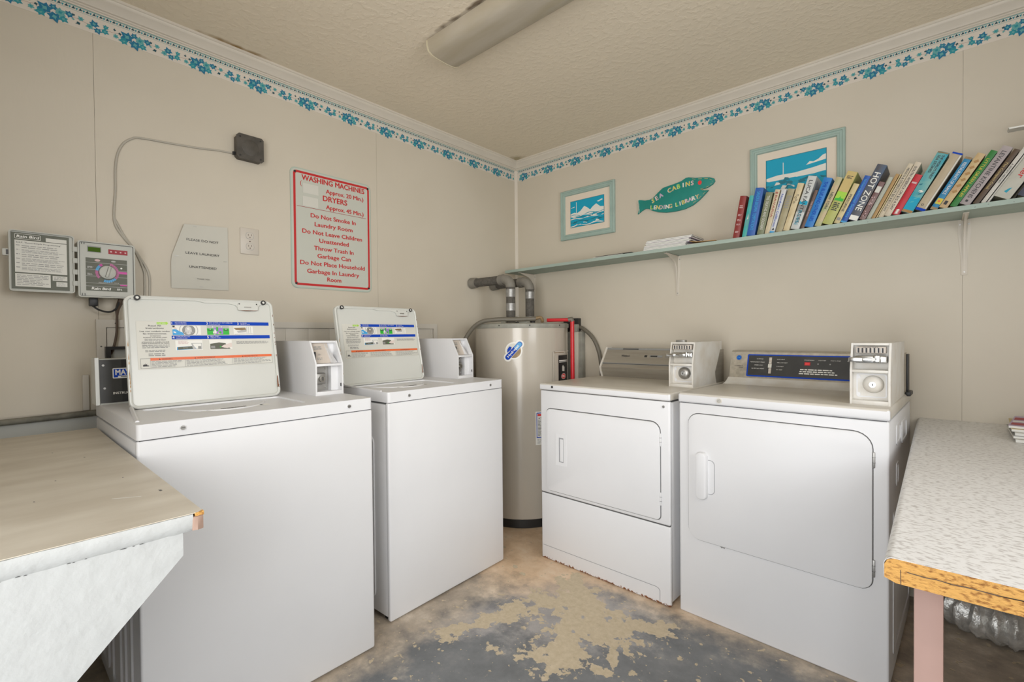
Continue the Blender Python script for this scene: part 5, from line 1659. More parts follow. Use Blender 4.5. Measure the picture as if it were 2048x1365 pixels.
tag(MB(T((XL, 0, 0)) @ FACE_L).tube(smooth_path([(0.272, 1.270, 0.04), (0.290, 1.255, 0.042), (0.316, 1.248, 0.045), (0.335, 1.258, 0.046), (0.346, 1.280, 0.045), (0.350, 1.297, 0.04)], 6), 0.0033, M['black'], 8).build('power_cord'), 'short black cord looping under the sprinkler controller', 'cord', 'black cords under the controller')
tag(MB(T((XL, 0, 0)) @ FACE_L).tube(smooth_path([(0.356, 1.297, 0.04), (0.344, 1.262, 0.035), (0.342, 1.22, 0.03), (0.341, 1.17, 0.026), (0.332, 1.12, 0.028), (0.322, 1.09, 0.026)], 6), 0.006, M['outletslot'], 8, rf=lambda t: 1.9 - 1.2 * min(1, t * 3)).build('power_cord'), 'dark wire bundle hanging from the sprinkler controller behind the washer console', 'cord', 'black cords under the controller')

# framed board panel behind the washing machines
o = thing('access_panel', (XL, 1.09, 0.90), 0, 'long cream-painted board panel in a wooden frame on the left wall behind the washing machines', 'wall panel')
f = T((0, -1.09, -0.90)) @ FACE_L
mb = MB(f)
for (a, b, c, d_) in (([(0.284, 0.90), (0.312, 0.90), (0.312, 1.192), (0.284, 1.221)]), ([(0.284, 1.221), (0.312, 1.192), (1.868, 1.192), (1.896, 1.221)]), ([(1.868, 0.90), (1.896, 0.90), (1.896, 1.221), (1.868, 1.192)])):
    mb.prism([a, b, c, d_], 0.001, 0.016, M['panelpaint'])
for a, b in ((0.297, 1.12), (0.34, 1.207)):
    mb.cyl(0.003, 0.016, 0.0166, M['gap'], 8, f @ T((a, b, 0)))
mb.build('frame', o)
mb = MB(f)
x = 0.314
while x < 1.86:
    mb.box((x + 0.0006, 0.90, 0.001), (min(x + 0.1094, 1.866), 1.191, 0.008), M['panelpaint'], 0.0007)
    mb.box((x + 0.0006, 0.90, 0.0005), (min(x + 0.111, 1.866), 1.191, 0.0062), M['panelpaint'])
    x += 0.11
mb.build('boards', o)
mb = MB(T((XL + 0.018, 0, 0)) @ FACE_L)
mb.ring([(0.306, 1.00), (0.52, 1.00), (0.52, 1.119), (0.306, 1.119)], [(0.320, 1.01), (0.51, 1.01), (0.51, 1.108), (0.320, 1.108)], 0.0, 0.03, M['black'])
mb.box((0.320, 1.01, 0.0), (0.51, 1.108, 0.004), M['ctrl'])
tag(mb.build('laundry_outlet_box'), 'black-rimmed recessed box on the left wall behind the washer console', 'outlet box')
tag(MB(FL()).box((0.243, 0.886, 0.0), (0.262, 1.017, 0.012), M['panelpaint'], 0.003).build('cover_strip'), 'short vertical cream strip on the left wall beside the nearest washing machine', 'wall strip')
# dusty hose on the ledge
tag(MB(T((XL, 0, 0)) @ FACE_L).tube(smooth_path([(YF + 0.05, 0.874, 0.020), (-0.2, 0.873, 0.020), (0.0, 0.872, 0.020), (0.15, 0.874, 0.022), (0.34, 0.877, 0.020)], 6), 0.0105, M['dirtypipe'], 10).build('drain_hose'), 'dusty grey hose lying along the left wall behind the beige counter', 'hose')

# ================================================================ left counter
o = thing('folding_counter', (-1.54, -0.1, 0.12), 0, 'beige laminate folding counter with white edge and white triangular bracket at the left', 'counter')
f = T((1.54, 0.1, -0.12))
CX0, CX1, CY1, CZ = -2.125, -0.955, 0.256, 0.847
mb = MB(f)
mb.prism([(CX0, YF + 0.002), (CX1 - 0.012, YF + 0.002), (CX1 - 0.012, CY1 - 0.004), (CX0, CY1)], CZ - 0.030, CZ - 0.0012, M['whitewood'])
mb.prism([(CX0, YF + 0.002), (CX1 - 0.002, YF + 0.002), (CX1 - 0.002, CY1 - 0.010), (CX1 - 0.010, CY1 - 0.002), (CX0 + 0.3, CY1 - 0.003), (CX0, CY1)], CZ - 0.0012, CZ, M['laminate'])
top = mb.build('worktop', o)
# uneven painted edge facing the doorway
mb = MB(f)
r = random.Random(12)
n = 60
vs, fs = [], []
for i in range(n + 1):
    y = YF + 0.004 + (CY1 - 0.022 - YF) * i / n
    ro = 0.0012 * r.random()
    for (dx, dz) in ((-0.014, -0.0005), (-0.001 + ro, -0.0015 - ro * 0.4), (0.001 + 0.0016 * r.random(), -0.008), (0.0005 + 0.0018 * r.random(), -0.018), (0.001 * r.random() - 0.001, -0.026), (-0.005, -0.0305 - 0.002 * r.random())):
        vs.append((CX1 + dx, y, CZ + dz))
for i in range(n):
    for k in range(5):
        a = i * 6 + k
        fs.append((a, a + 1, a + 7, a + 6))
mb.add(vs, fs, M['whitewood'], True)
mb.build('painted_edge', o, 'thickly painted white edge')
mb = MB(f)
mb.prism([(CX1 - 0.020, CY1 - 0.020), (CX1 + 0.001, CY1 - 0.019), (CX1 + 0.004, CY1 - 0.012), (CX1 + 0.001, CY1 - 0.003), (CX1 - 0.008, CY1 - 0.001)], CZ - 0.029, CZ - 0.006, M['ochrewood'], bev=0.002)
mb.prism([(CX1 - 0.014, CY1 - 0.016), (CX1 + 0.0005, CY1 - 0.014), (CX1 - 0.002, CY1 - 0.001), (CX1 - 0.012, CY1 - 0.001)], CZ - 0.007, CZ - 0.0003, M['particle'])
mb.build('broken_corner', o, 'chipped brown corner')
mb = MB(f)
tY = Matrix(((0, 0, 1, 0), (1, 0, 0, 0), (0, 1, 0, 0), (0, 0, 0, 1)))       # (y, z, x)
g = 0.224
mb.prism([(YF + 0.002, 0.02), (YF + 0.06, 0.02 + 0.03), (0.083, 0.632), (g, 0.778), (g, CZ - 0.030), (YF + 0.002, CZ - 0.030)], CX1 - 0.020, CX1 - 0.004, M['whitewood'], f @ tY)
mb.build('bracket', o, 'large white triangular support')
mb = MB(f)
r = random.Random(33)
for k in range(26):
    y = YF + 0.25 + (CY1 - 0.06 - YF - 0.25) * r.random()
    L0 = 0.003 + 0.012 * r.random() ** 2
    zc_ = CZ - 0.0315 + 0.001 * r.random()
    mb.add([(CX1 - 0.0035, y, zc_), (CX1 - 0.0035, y + L0, zc_ - 0.0003), (CX1 - 0.0030, y + L0 * 0.7, zc_ + 0.0014), (CX1 - 0.0030, y + L0 * 0.2, zc_ + 0.0012)], [(0, 1, 2, 3)], M['gap'])
mb.build('paint_gaps', o, 'small dark gaps below the painted edge')
# dark nicks and scratches on the laminate
mb = MB(f)
r = random.Random(20)
for (x, y, s_) in ((-1.62, 0.17, 0.004), (-1.15, 0.232, 0.006), (-1.40, 0.10, 0.003), (-1.25, 0.06, 0.003), (-1.75, 0.12, 0.003), (-1.32, 0.20, 0.003)):
    mb.poly([(x - s_, y - s_ * 0.4), (x + s_, y - s_ * 0.3), (x + s_ * 0.7, y + s_ * 0.5), (x - s_ * 0.6, y + s_ * 0.3)], CZ + 0.0003, M['gap'])
mb.poly([(-1.16, 0.160), (-1.135, 0.200), (-1.133, 0.198), (-1.157, 0.158)], CZ + 0.0003, M['labelwhite'])
mb.build('scratches', o, 'nicks and scratches')

# ================================================================ right counter
o = thing('folding_counter', (0.44, 1.85, 0), 0, 'speckled grey laminate counter with raw orange particle-board end on a pink post, at the right', 'counter')
f = T((-0.44, -1.85, 0))
RX0, RY0, RZ = -0.066, 0.985, 0.780
mb = MB(f)
x1 = XE - 0.002
tX = Matrix(((1, 0, 0, 0), (0, 0, 1, 0), (0, 1, 0, 0), (0, 0, 0, 1)))        # (x, z, y)
y0, y1 = RY0, YR - 0.001
R_ = 0.013
nose = [(x1, RZ)] + [(RX0 + R_ - R_ * math.sin(t), RZ - R_ + R_ * math.cos(t)) for t in [math.radians(q) for q in range(0, 91, 15)]] + [(RX0, RZ - 0.030), (RX0 + 0.0006, RZ - 0.030)]
inner = [(RX0 + R_ - (R_ - 0.0007) * math.sin(t), RZ - R_ + (R_ - 0.0007) * math.cos(t)) for t in [math.radians(q) for q in range(90, -1, -15)]] + [(x1, RZ - 0.0007)]
sk = nose + inner
mb.prism(sk, y0 + 0.0012, y1, M['stone'], f @ tX)
mb.build('laminate_top', o)
mb = MB(f)
core = [(x1, RZ - 0.0008), (RX0 + R_, RZ - 0.0008), (RX0 + 0.0045, RZ - 0.0048), (RX0 + 0.0009, RZ - R_), (RX0 + 0.0009, RZ - 0.034), (RX0 + 0.016, RZ - 0.040), (x1, RZ - 0.040)]
mb.prism(core, y0 + 0.0005, y1, M['particle'], f @ tX)
mb.build('particle_board_core', o, 'raw orange particle board end')
mb = MB(f)
mb.poly([(RX0 + 0.0215, RZ - 0.040), (RX0 + 0.0225, RZ - 0.040), (RX0 + 0.022, RZ - 0.016), (RX0 + 0.0212, RZ - 0.016)], -y0 + 0.0006, M['outletslot'], f @ Matrix(((1, 0, 0, 0), (0, 0, -1, 0), (0, 1, 0, 0), (0, 0, 0, 1))))
xx = RX0 + 0.03
r = random.Random(30)
zl = RZ - 0.018
while xx < 0.5:
    x2 = xx + 0.012 + 0.02 * r.random()
    z2 = RZ - 0.020 + 0.003 * r.random()
    mb.poly([(xx, zl), (x2, z2), (x2, z2 + 0.0016), (xx, zl + 0.0013)], -y0 + 0.0006, M['outletslot'], f @ Matrix(((1, 0, 0, 0), (0, 0, -1, 0), (0, 1, 0, 0), (0, 0, 0, 1))))
    xx, zl = x2, z2
mb.build('crack', o, 'dark crack in the particle board')
MB(f).box((-0.030, 1.060, 0.0), (0.008, 1.098, RZ - 0.0405), M['pinkwood'], 0.002).build('leg', o, 'dusty pink post')
MB(f).box((-0.030, 1.10, RZ - 0.09), (0.008, YR - 0.002, RZ - 0.041), M['pinkwood'], 0.002).build('rail', o, 'dusty pink rail')

# magazines on the counter
def leaflet(x, y, z, w_, h_, t, rz, cover, label, bend=0.0, bands=()):
    o = thing('magazine', (x, y, z), rz, label, 'magazine', 'magazines piled on the right-hand counter')
    mb = MB()
    mb.box((0.001, 0.001, 0), (w_ - 0.001, h_ - 0.001, t * 0.92), M['labelwhite'])
    mb.build('pages', o)
    mb = MB()
    mb.box((0, 0, t * 0.92), (w_, h_, t), M[cover])
    for (a, b, mt) in bands:
        mb.rect(0.004, h_ * a, w_ - 0.004, h_ * b, t + 0.0003, M[mt])
    mb.build('cover', o, cover + ' cover')
    return o


zt = RZ + 0.0006
zz = zt
spec = [(0.190, 2.265, 0.010, -6, 'paper', 'white magazine at the bottom of the pile on the right-hand counter', ()),
        (0.186, 2.278, 0.008, -1, 'inklight', 'grey-covered magazine second from the bottom of the pile on the right-hand counter', ()),
        (0.190, 2.286, 0.009, -9, 'labelbg', 'cream-covered magazine in the middle of the pile on the right-hand counter', ()),
        (0.184, 2.305, 0.009, -3, 'gold', 'golden-covered magazine second from the top of the pile on the right-hand counter', ()),
        (0.178, 2.320, 0.008, -8, 'lavender', 'purple and red covered magazine on top of the pile on the right-hand counter', ((0.1, 0.3, 'darkred'), (0.38, 0.5, 'labelwhite'), (0.6, 0.85, 'darkred')))]
for (x, y, t, a, c, lab, bn) in spec:
    leaflet(x, y, zz, 0.20, 0.27, t, math.radians(a), c, lab, bands=bn)
    zz += t + 0.0006

# foil ducts below the counter
def duct(path, R, label, pitch=0.022, depth=0.006, seed=1):
    pts = smooth_path(path, 14)
    L_ = 0
    r = random.Random(seed)
    ac = [0]
    for a, b in zip(pts[:-1], pts[1:]):
        L_ += (b - a).length
        ac.append(L_)
    n = int(L_ / pitch * 8)
    out = []
    j = 0
    for i in range(n + 1):
        s_ = L_ * i / n
        while j < len(ac) - 2 and ac[j + 1] < s_:
            j += 1
        t = (s_ - ac[j]) / max(1e-6, ac[j + 1] - ac[j])
        out.append(pts[j].lerp(pts[j + 1], t))
    mb = MB()
    mb.tube(out, R, M['foil'], 22, rf=lambda t: 1 - depth / R * (0.5 + 0.5 * math.cos(t * L_ / pitch * 2 * PI)))
    k = 0
    for i in range(len(mb.v)):
        q = mb.v[i]
        e = 0.008
        mb.v[i] = Vector((q.x + e * (r.random() - 0.5), q.y + e * (r.random() - 0.5), max(0.001, q.z + e * (r.random() - 0.5))))
    o = mb.build('dryer_duct')
    tag(o, label, 'duct', 'crumpled foil dryer ducts')
    # rusty wire spiral
    return o


duct([(0.015, 2.585, 0.22), (0.018, 2.575, 0.13), (0.05, 2.53, 0.086), (0.12, 2.48, 0.080), (0.20, 2.46, 0.080), (0.30, 2.47, 0.08), (0.42, 2.48, 0.08)], 0.078,
     'crumpled silver foil dryer duct lying on the floor under the right-hand counter', 0.040, 0.013, 3)
duct([(0.88, 2.40, 0.24), (0.70, 2.44, 0.245), (0.50, 2.50, 0.25), (0.34, 2.57, 0.255), (0.20, 2.58, 0.26)], 0.078,
     'crumpled silver foil duct resting above the other one under the right-hand counter', 0.014, 0.006, 5)

# ================================================================ shelf, brackets
def shelf_z(x):            # underside height, the shelf rises slightly to the right
    return 1.584 + (x + 2.258) * 0.0078


ST = 0.018
sx0, sx1 = -2.275, 0.93
tX3 = Matrix(((1, 0, 0, 0), (0, 0, 1, 0), (0, 1, 0, 0), (0, 0, 0, 1)))
mb = MB()
mb.prism([(sx0, shelf_z(sx0)), (sx1, shelf_z(sx1)), (sx1, shelf_z(sx1) + ST), (sx0, shelf_z(sx0) + ST)], 2.470, YR - 0.001, M['sagewood'], tX3)
for (x, z) in ((0.10, 0.006), (0.135, 0.009), (0.20, 0.005), (-0.30, 0.010), (-0.22, 0.006)):
    mb.box((x, 2.4693, shelf_z(x) + z), (x + 0.003, 2.4705, shelf_z(x) + z + 0.0015), M['gap'])
sh = mb.build('wall_shelf')
tag(sh, 'long sage green painted wooden shelf along the right wall', 'shelf')


def bracket(x, label, long_=0.225):
    o = thing('shelf_bracket', (x, YR, shelf_z(x) - 0.001), 0, label, 'bracket', 'white metal brackets under the shelf')
    mb = MB()
    mb.box((-0.010, -0.0035, -long_), (0.010, 0.0, 0.0), M['trim'], 0.0012)
    tip = [(-0.019, -0.0), (0.019, -0.0), (0.019, -0.055), (0.004, -long_), (-0.004, -long_), (-0.019, -0.055)]
    mb.prism([(p[0], p[1]) for p in reversed(tip)], 0.0, 0.0025, M['trim'], RX90)
    mb.build('wall_arm', o)
    mb = MB()
    mb.box((-0.009, -0.165, -0.0032), (0.009, 0.0, -0.0004), M['trim'], 0.001)
    mb.build('shelf_arm', o)
    mb = MB()
    tS2 = Matrix(((0, 0, 1, 0), (1, 0, 0, 0), (0, 1, 0, 0), (0, 0, 0, 1)))
    mb.prism([(-0.155, -0.003), (-0.120, -0.012), (-0.070, -0.024), (-0.035, -0.042), (-0.018, -0.075), (-0.010, -0.13), (-0.003, -long_ + 0.01), (-0.003, -0.003)], -0.0035, 0.0035, M['trim'], tS2)
    mb.build('brace', o)
    for (a, b) in ((-0.0, -long_ + 0.012), (-0.013, -0.02), (0.013, -0.02)):
        MB().cyl(0.003, 0.0024, 0.005, M['steel'], 10, T((a, 0, b)) @ RX90).build('screw', o)
    return o


bracket(-2.175, 'white metal shelf bracket in the room corner, mostly hidden above the insulated pipes')
bracket(-1.112, 'white metal shelf bracket under the magazines, left of the dryers\' coin meters')
bracket(0.079, 'white metal shelf bracket under the leaning books at the right')

# ---- papers lying on the shelf
def sheet_pile(x, y, w_, dpt, t, rz, cover, label, grp, name='magazine', edge='labelbg'):
    z = shelf_z(x + w_) + ST + 0.0006
    return z


zsh = lambda x: shelf_z(x) + ST + 0.0008
o = thing('booklet', (-1.56, 2.482, zsh(-1.36) + 0.001), 0, 'thin dark booklet lying flat at the left of the shelf, below the small seascape picture', 'booklet')
MB().box((0, 0.0, 0), (0.20, 0.13, 0.003), M['labelbg']).build('pages', o)
MB().box((0.02, -0.003, 0.003), (0.26, 0.13, 0.0055), M['black']).build('cover', o, 'black cover')
zb = zsh(-0.99)
r = random.Random(17)
for k in range(8):
    t = 0.0052 + 0.0014 * r.random()
    dx = 0.004 * k + 0.012 * (r.random() - 0.5)
    pos = ['bottom', 'second from the bottom', 'third from the bottom', 'fourth from the bottom', 'fifth from the bottom', 'third from the top', 'second from the top', 'top'][k]
    o = thing('magazine', (-1.235 + dx, 2.478 + 0.004 * r.random(), zb), 0, 'white-edged magazine, ' + pos + ' of the pile on the shelf', 'magazine', 'magazines piled flat on the shelf')
    ln = 0.235 + 0.02 * r.random()
    MB().box((0.001, 0.001, 0.0008), (ln - 0.001, 0.165, t - 0.0008), M['labelwhite']).build('pages', o)
    mb = MB()
    mb.box((0, 0, 0), (ln, 0.166, 0.0008), M['inklight' if k % 3 else 'lavender'])
    mb.box((0, 0, t - 0.0008), (ln, 0.166, t), M['inkgrey' if k % 3 else 'labelwhite'])
    mb.build('cover', o, 'thin grey cover')
    zb += t + 0.0005
o = thing('booklet', (-0.985, 2.485, zsh(-0.84) + 0.0004), math.radians(3), 'slightly curled brown booklet on the shelf between the magazine pile and the red book', 'booklet')
vs, fs = [], []
for i in range(9):
    s_ = i / 8
    zc = 0.004 + 0.030 * max(0, 0.5 - s_) ** 1.5 * 2.2 + 0.004 * math.sin(s_ * 3)
    for (yy, dz) in ((0, 0), (0.15, 0), (0.15, 0.003), (0, 0.003)):
        vs.append((0.165 * s_ - 0.02, yy, zc + dz))
for i in range(8):
    for k in range(4):
        a, b = i * 4 + k, i * 4 + (k + 1) % 4
        fs.append((a, b, b + 4, a + 4))
fs += [(0, 1, 2, 3), (35, 34, 33, 32)]
MB().add(vs, fs, M['ochre']).build('cover', o)
MB().box((0.0, 0.002, 0.0), (0.14, 0.14, 0.0035), M['labelbg']).build('pages', o)

# ================================================================ books
def bookmat(name, col, col2=None, scale=20):
    return mat(name, col, 0.45, noise=0.12, scale=scale, col2=col2)


BK = [  # x, width, lean, length, depth, colour, second colour, ink, text, label
    (-0.760, 0.029, 10.2, 0.205, 0.13, (0.26, 0.035, 0.03), None, 'pink', 'DARK RED', 'dark red hardback, leftmost of the leaning books on the shelf'),
    (-0.718, 0.020, 10.3, 0.200, 0.13, (0.02, 0.36, 0.35), (0.10, 0.45, 0.40), 'labelbg', '', 'slim turquoise book next to the dark red one on the shelf'),
    (-0.695, 0.036, 10.6, 0.227, 0.15, (0.03, 0.12, 0.42), None, 'lightblue', 'SANDRA BROWN  TEMPTATION\'S', 'royal blue hardback with pale lettering, third of the leaning books from the left'),
    (-0.651, 0.030, 12.0, 0.199, 0.14, (0.16, 0.18, 0.09), (0.22, 0.24, 0.15), 'labelbg', 'THE DEATHS AND SOLDIERS', 'olive green worn hardback to the right of the royal blue book'),
    (-0.617, 0.021, 13.4, 0.206, 0.13, (0.62, 0.53, 0.36), None, 'darkred', 'BAVARIA', 'cream book with dark red spine lettering beside the olive green one'),
    (-0.594, 0.020, 15.0, 0.200, 0.13, (0.62, 0.63, 0.64), None, 'blue', 'Northern California', 'white paperback with blue lettering reading Northern California'),
    (-0.570, 0.028, 15.6, 0.198, 0.14, (0.32, 0.28, 0.16), (0.40, 0.35, 0.22), 'ink', '', 'khaki cloth-bound book between the Northern California paperback and a cream one'),
    (-0.538, 0.025, 16.6, 0.216, 0.14, (0.66, 0.56, 0.36), (0.56, 0.45, 0.25), 'ink', '', 'cream book with a small black monogram on its spine'),
    (-0.507, 0.034, 17.6, 0.238, 0.15, (0.58, 0.60, 0.58), None, 'ink', 'LUCA FANTASIES', 'pale grey hardback with a blue band and vertical title, left of a dark slim book'),
    (-0.468, 0.014, 19.2, 0.175, 0.12, (0.16, 0.10, 0.08), None, 'pink', 'THE DARK RING', 'slim dark brown paperback squeezed left of the bright blue book'),
    (-0.451, 0.033, 20.2, 0.218, 0.14, (0.02, 0.20, 0.56), None, 'blue', 'THE BLUE AND OTHER LIES', 'bright sky blue book with dark lettering'),
    (-0.413, 0.025, 22.6, 0.216, 0.14, (0.60, 0.42, 0.28), (0.34, 0.42, 0.20), 'ink', 'NEW YORK', 'peach and green tattered paperback beside the bright blue book'),
    (-0.384, 0.038, 24.2, 0.230, 0.15, (0.45, 0.47, 0.14), None, 'ink', '', 'thick yellow-green book with a dark green tree on its spine'),
    (-0.340, 0.021, 24.8, 0.172, 0.12, (0.62, 0.52, 0.28), None, 'ink', 'PEREGRINE', 'small cream paperback with black lettering beside the yellow-green book'),
    (-0.316, 0.023, 25.2, 0.202, 0.13, (0.02, 0.10, 0.42), None, 'lightblue', 'International Secrets', 'cobalt blue slim book with pale blue lettering'),
    (-0.289, 0.034, 25.3, 0.237, 0.15, (0.10, 0.085, 0.08), (0.05, 0.09, 0.16), 'labelwhite', 'HOT ZONE', 'dark hardback with large white letters reading HOT ZONE'),
    (-0.250, 0.020, 25.5, 0.160, 0.12, (0.14, 0.05, 0.05), (0.25, 0.18, 0.17), 'pink', '', 'maroon patterned paperback just right of HOT ZONE'),
    (-0.227, 0.015, 25.7, 0.178, 0.12, (0.44, 0.46, 0.38), None, 'ink', '', 'pale grey-green slim book right of the maroon paperback'),
    (-0.209, 0.0115, 25.8, 0.186, 0.12, (0.42, 0.26, 0.10), None, 'gold', '', 'thin tan booklet standing right of the pale grey-green book'),
    (-0.195, 0.006, 25.8, 0.186, 0.12, (0.62, 0.50, 0.26), None, 'gold', '', 'very thin golden booklet among the leaning books'),
    (-0.187, 0.017, 26.4, 0.222, 0.14, (0.62, 0.54, 0.40), None, 'ink', 'MEXICO & OTHERS ON $25 & $15 A DAY', 'cream travel guide reading on $15 a day, left of its thicker twin'),
    (-0.166, 0.020, 26.8, 0.220, 0.14, (0.62, 0.54, 0.42), None, 'ink', 'SOUTH AMERICA ON $15 A DAY', 'cream travel guide reading SOUTH AMERICA with a brown cover side'),
    (-0.142, 0.024, 27.0, 0.165, 0.12, (0.52, 0.02, 0.035), None, 'labelwhite', '', 'bright red short book leaning against the large aqua hardback'),
    (-0.112, 0.036, 27.4, 0.242, 0.15, (0.20, 0.42, 0.38), (0.02, 0.30, 0.38), 'ink', 'THE WORLD\'S FINEST SEA STORIES', 'thick aqua hardback with sea picture and black title'),
    (-0.069, 0.032, 29.0, 0.228, 0.15, (0.46, 0.38, 0.26), None, 'ink', '', 'tan hardback with blue top and bottom edges'),
    (-0.024, 0.0225, 29.4, 0.206, 0.14, (0.02, 0.22, 0.42), None, 'labelwhite', 'RESTAURANTS OF FRANCE', 'blue guide book with a yellow square low on its spine'),
    (0.002, 0.024, 30.6, 0.212, 0.14, (0.56, 0.45, 0.22), (0.50, 0.32, 0.18), 'ink', '', 'tan book with faint map pattern, left of the green one'),
    (0.033, 0.022, 31.2, 0.216, 0.14, (0.02, 0.19, 0.03), None, 'yellow', 'LITTLE GREEN APPLES', 'dark green hardback with yellow lettering'),
    (0.060, 0.030, 31.5, 0.222, 0.15, (0.40, 0.345, 0.34), None, 'ink', 'LEVANTINE KITCHENS', 'mauve-grey hardback with thin grey capitals on its spine'),
    (0.097, 0.016, 31.6, 0.205, 0.13, (0.09, 0.055, 0.03), None, 'gold', 'The Compact Cook', 'dark brown paperback with gold lettering'),
    (0.118, 0.012, 31.7, 0.216, 0.13, (0.60, 0.58, 0.52), None, 'ink', 'A SHORT HISTORY', 'thin white paperback beside the dark brown one'),
    (0.133, 0.016, 31.8, 0.216, 0.13, (0.64, 0.62, 0.56), None, 'inkgrey', 'GARDENS', 'slim off-white paperback left of the large pale hardback at the right end'),
    (0.153, 0.044, 32.0, 0.272, 0.15, (0.50, 0.49, 0.42), None, 'signred', 'New Complete Walker', 'large pale hardback with red and green lettering near the right end of the shelf'),
    (0.212, 0.030, 32.5, 0.215, 0.14, (0.05, 0.055, 0.09), None, 'inklight', '', 'dark navy book at the right edge of the shelf row'),
]
BW = [b[1] for b in BK]
for i in range(len(BK) - 2, -1, -1):
    t_ = math.radians(BK[i][2])
    dx_ = BK[i + 1][0] - BK[i][0]
    cap = (dx_ * math.cos(t_) - (BW[i + 1]) * math.sin(t_) ** 2) / (math.cos(t_) ** 2) - 0.0012
    BW[i] = min(BW[i], cap)
for i, (x, w_, lean, L_, dp, c1, c2, ink, title, label) in enumerate(BK):
    w_ = BW[i]
    th = math.radians(lean)
    z0 = shelf_z(x + w_) + ST + 0.0012 + w_ * math.sin(th)
    o = thing('book', (x, 2.497 + 0.004 * math.sin(i * 2.3), z0), 0, label, 'book', 'books leaning along the shelf', rot=(0, th, 0))
    mt = bookmat('book_cover_%s' % label.split(',')[0].replace(' ', '_')[:40], c1, c2)
    hard = w_ > 0.024
    bt = 0.0022 if hard else 0.0008
    ins = 0.003 if hard else 0.0
    mb = MB()
    mb.box((0, 0.0, 0), (bt, dp, L_), mt)
    mb.box((w_ - bt, 0.0, 0), (w_, dp, L_), mt)
    rr = min(w_ * 0.25, 0.006)
    sp = [(0, 0.002), (0, 0)] + [(w_ * k / 6, -rr * 0.35 * math.sin(PI * k / 6)) for k in range(1, 6)] + [(w_, 0), (w_, 0.002)]
    mb.prism(sp, 0, L_, mt)
    mb.build('cover', o)
    MB().box((bt, 0.0018, ins), (w_ - bt, dp - ins, L_ - ins), M['pages']).build('pages', o)
    # spine print
    Fs = lambda p: Vector((p[0], -rr * 0.36 - p[2], p[1]))
    mb = MB(Fs)
    made = False
    z = 0.0006
    if title and title != 'DARK RED':
        hh = w_ * 0.42
        if title == 'HOT ZONE':
            hh = w_ * 0.62
        if title == 'New Complete Walker':
            txt(mb, 'Walker', w_ * 0.42, L_ * 0.46, w_ * 0.40, M['signred'], z, rot=-PI / 2, width=L_ * 0.36, bold=0.02)
            txt(mb, 'Complete', w_ * 0.42, L_ * 0.83, w_ * 0.30, M['signred'], z, rot=-PI / 2, width=L_ * 0.26, bold=0.02)
            txt(mb, 'New', w_ * 0.72, L_ * 0.55, w_ * 0.26, M['teal'], z, rot=-PI / 2, width=L_ * 0.14, bold=0.02)
            mb.poly([(w_ * 0.35, L_ * 0.08), (w_ * 0.55, L_ * 0.07), (w_ * 0.65, L_ * 0.15), (w_ * 0.5, L_ * 0.13)], z, M['teal'])
        elif title == 'BAVARIA' or title.startswith('THE WORLD') or title == 'RESTAURANTS OF FRANCE':
            if title == 'BAVARIA':
                txt(mb, title, w_ * 0.30, L_ * 0.62, w_ * 0.42, M['darkred'], z, rot=-PI / 2, width=L_ * 0.50)
                lines(mb, w_ * 0.2, L_ * 0.9, w_ * 0.85, L_ * 0.95, 2, M['darkred'], z)
            elif title.startswith('THE WORLD'):
                txt(mb, "THE WORLD'S FINEST", w_ * 0.56, L_ * 0.76, w_ * 0.22, M['ink'], z, rot=-PI / 2, width=L_ * 0.38, bold=0.02)
                txt(mb, 'SEA STORIES', w_ * 0.22, L_ * 0.80, w_ * 0.22, M['ink'], z, rot=-PI / 2, width=L_ * 0.28, bold=0.02)
                mb.rect(0.001, 0.012, w_ - 0.001, L_ * 0.26, z, M['seablue'])
                r2 = random.Random(41)
                for q in range(7):
                    a = r2.random() * w_ * 0.7
                    b = L_ * (0.06 + 0.42 * r2.random())
                    mb.poly([(a, b), (a + w_ * 0.25, b + 0.004), (a + w_ * 0.3, b + 0.010), (a + w_ * 0.05, b + 0.006)], z + 0.0003 + q * 0.00003, M[('cyan', 'tealdark', 'white_art')[q % 3]])
                mb.rect(0.001, 0.001, w_ - 0.001, 0.011, z, M['ochre'])
                mb.rect(0.001, L_ - 0.006, w_ - 0.001, L_ - 0.001, z, M['copperrust'])
            else:
                txt(mb, title, w_ * 0.28, L_ * 0.60, w_ * 0.44, M['labelwhite'], z, rot=-PI / 2, width=L_ * 0.60)
                mb.rect(w_ * 0.12, L_ * 0.11, w_ * 0.95, L_ * 0.22, z, M['yellow'])
                mb.poly(circ(w_ * 0.5, L_ * 0.165, w_ * 0.2, 10), z + 0.0003, M['orange'])
                mb.rect(0, 0.0, w_, 0.010, z, M['copperrust'])
                mb.rect(0, L_ - 0.008, w_, L_, z, M['copperrust'])
        else:
            wd = min(L_ * 0.80, hh * 0.95 * len(title))
            bl = w_ * 0.5 - hh * 0.5
            txt(mb, title, bl, L_ * 0.52, hh, M[ink], z, rot=-PI / 2, width=wd, bold=0.01)
        made = True
    if i == 0:
        for (a, b) in ((0.30, 0.345), (0.40, 0.45), (0.70, 0.78), (0.52, 0.57), (0.12, 0.17)):
            lines(mb, w_ * 0.22, L_ * a, w_ * 0.82, L_ * b, 2, M['pink'], z)
        made = True
    if i == 1:
        mb.poly([(w_ * 0.2, L_ * 0.25), (w_ * 0.8, L_ * 0.3), (w_ * 0.9, L_ * 0.6), (w_ * 0.3, L_ * 0.55)], z, M['leaf4'])
        mb.poly([(w_ * 0.35, L_ * 0.42), (w_ * 0.7, L_ * 0.44), (w_ * 0.6, L_ * 0.55)], z + 0.0003, M['labelbg'])
        made = True
    if i == 5:
        mb.rect(0, 0, w_, 0.008, z, M['lightblue'])
        mb.poly([(w_ * 0.3, 0.012), (w_ * 0.8, 0.014), (w_ * 0.6, 0.026)], z, M['ink'])
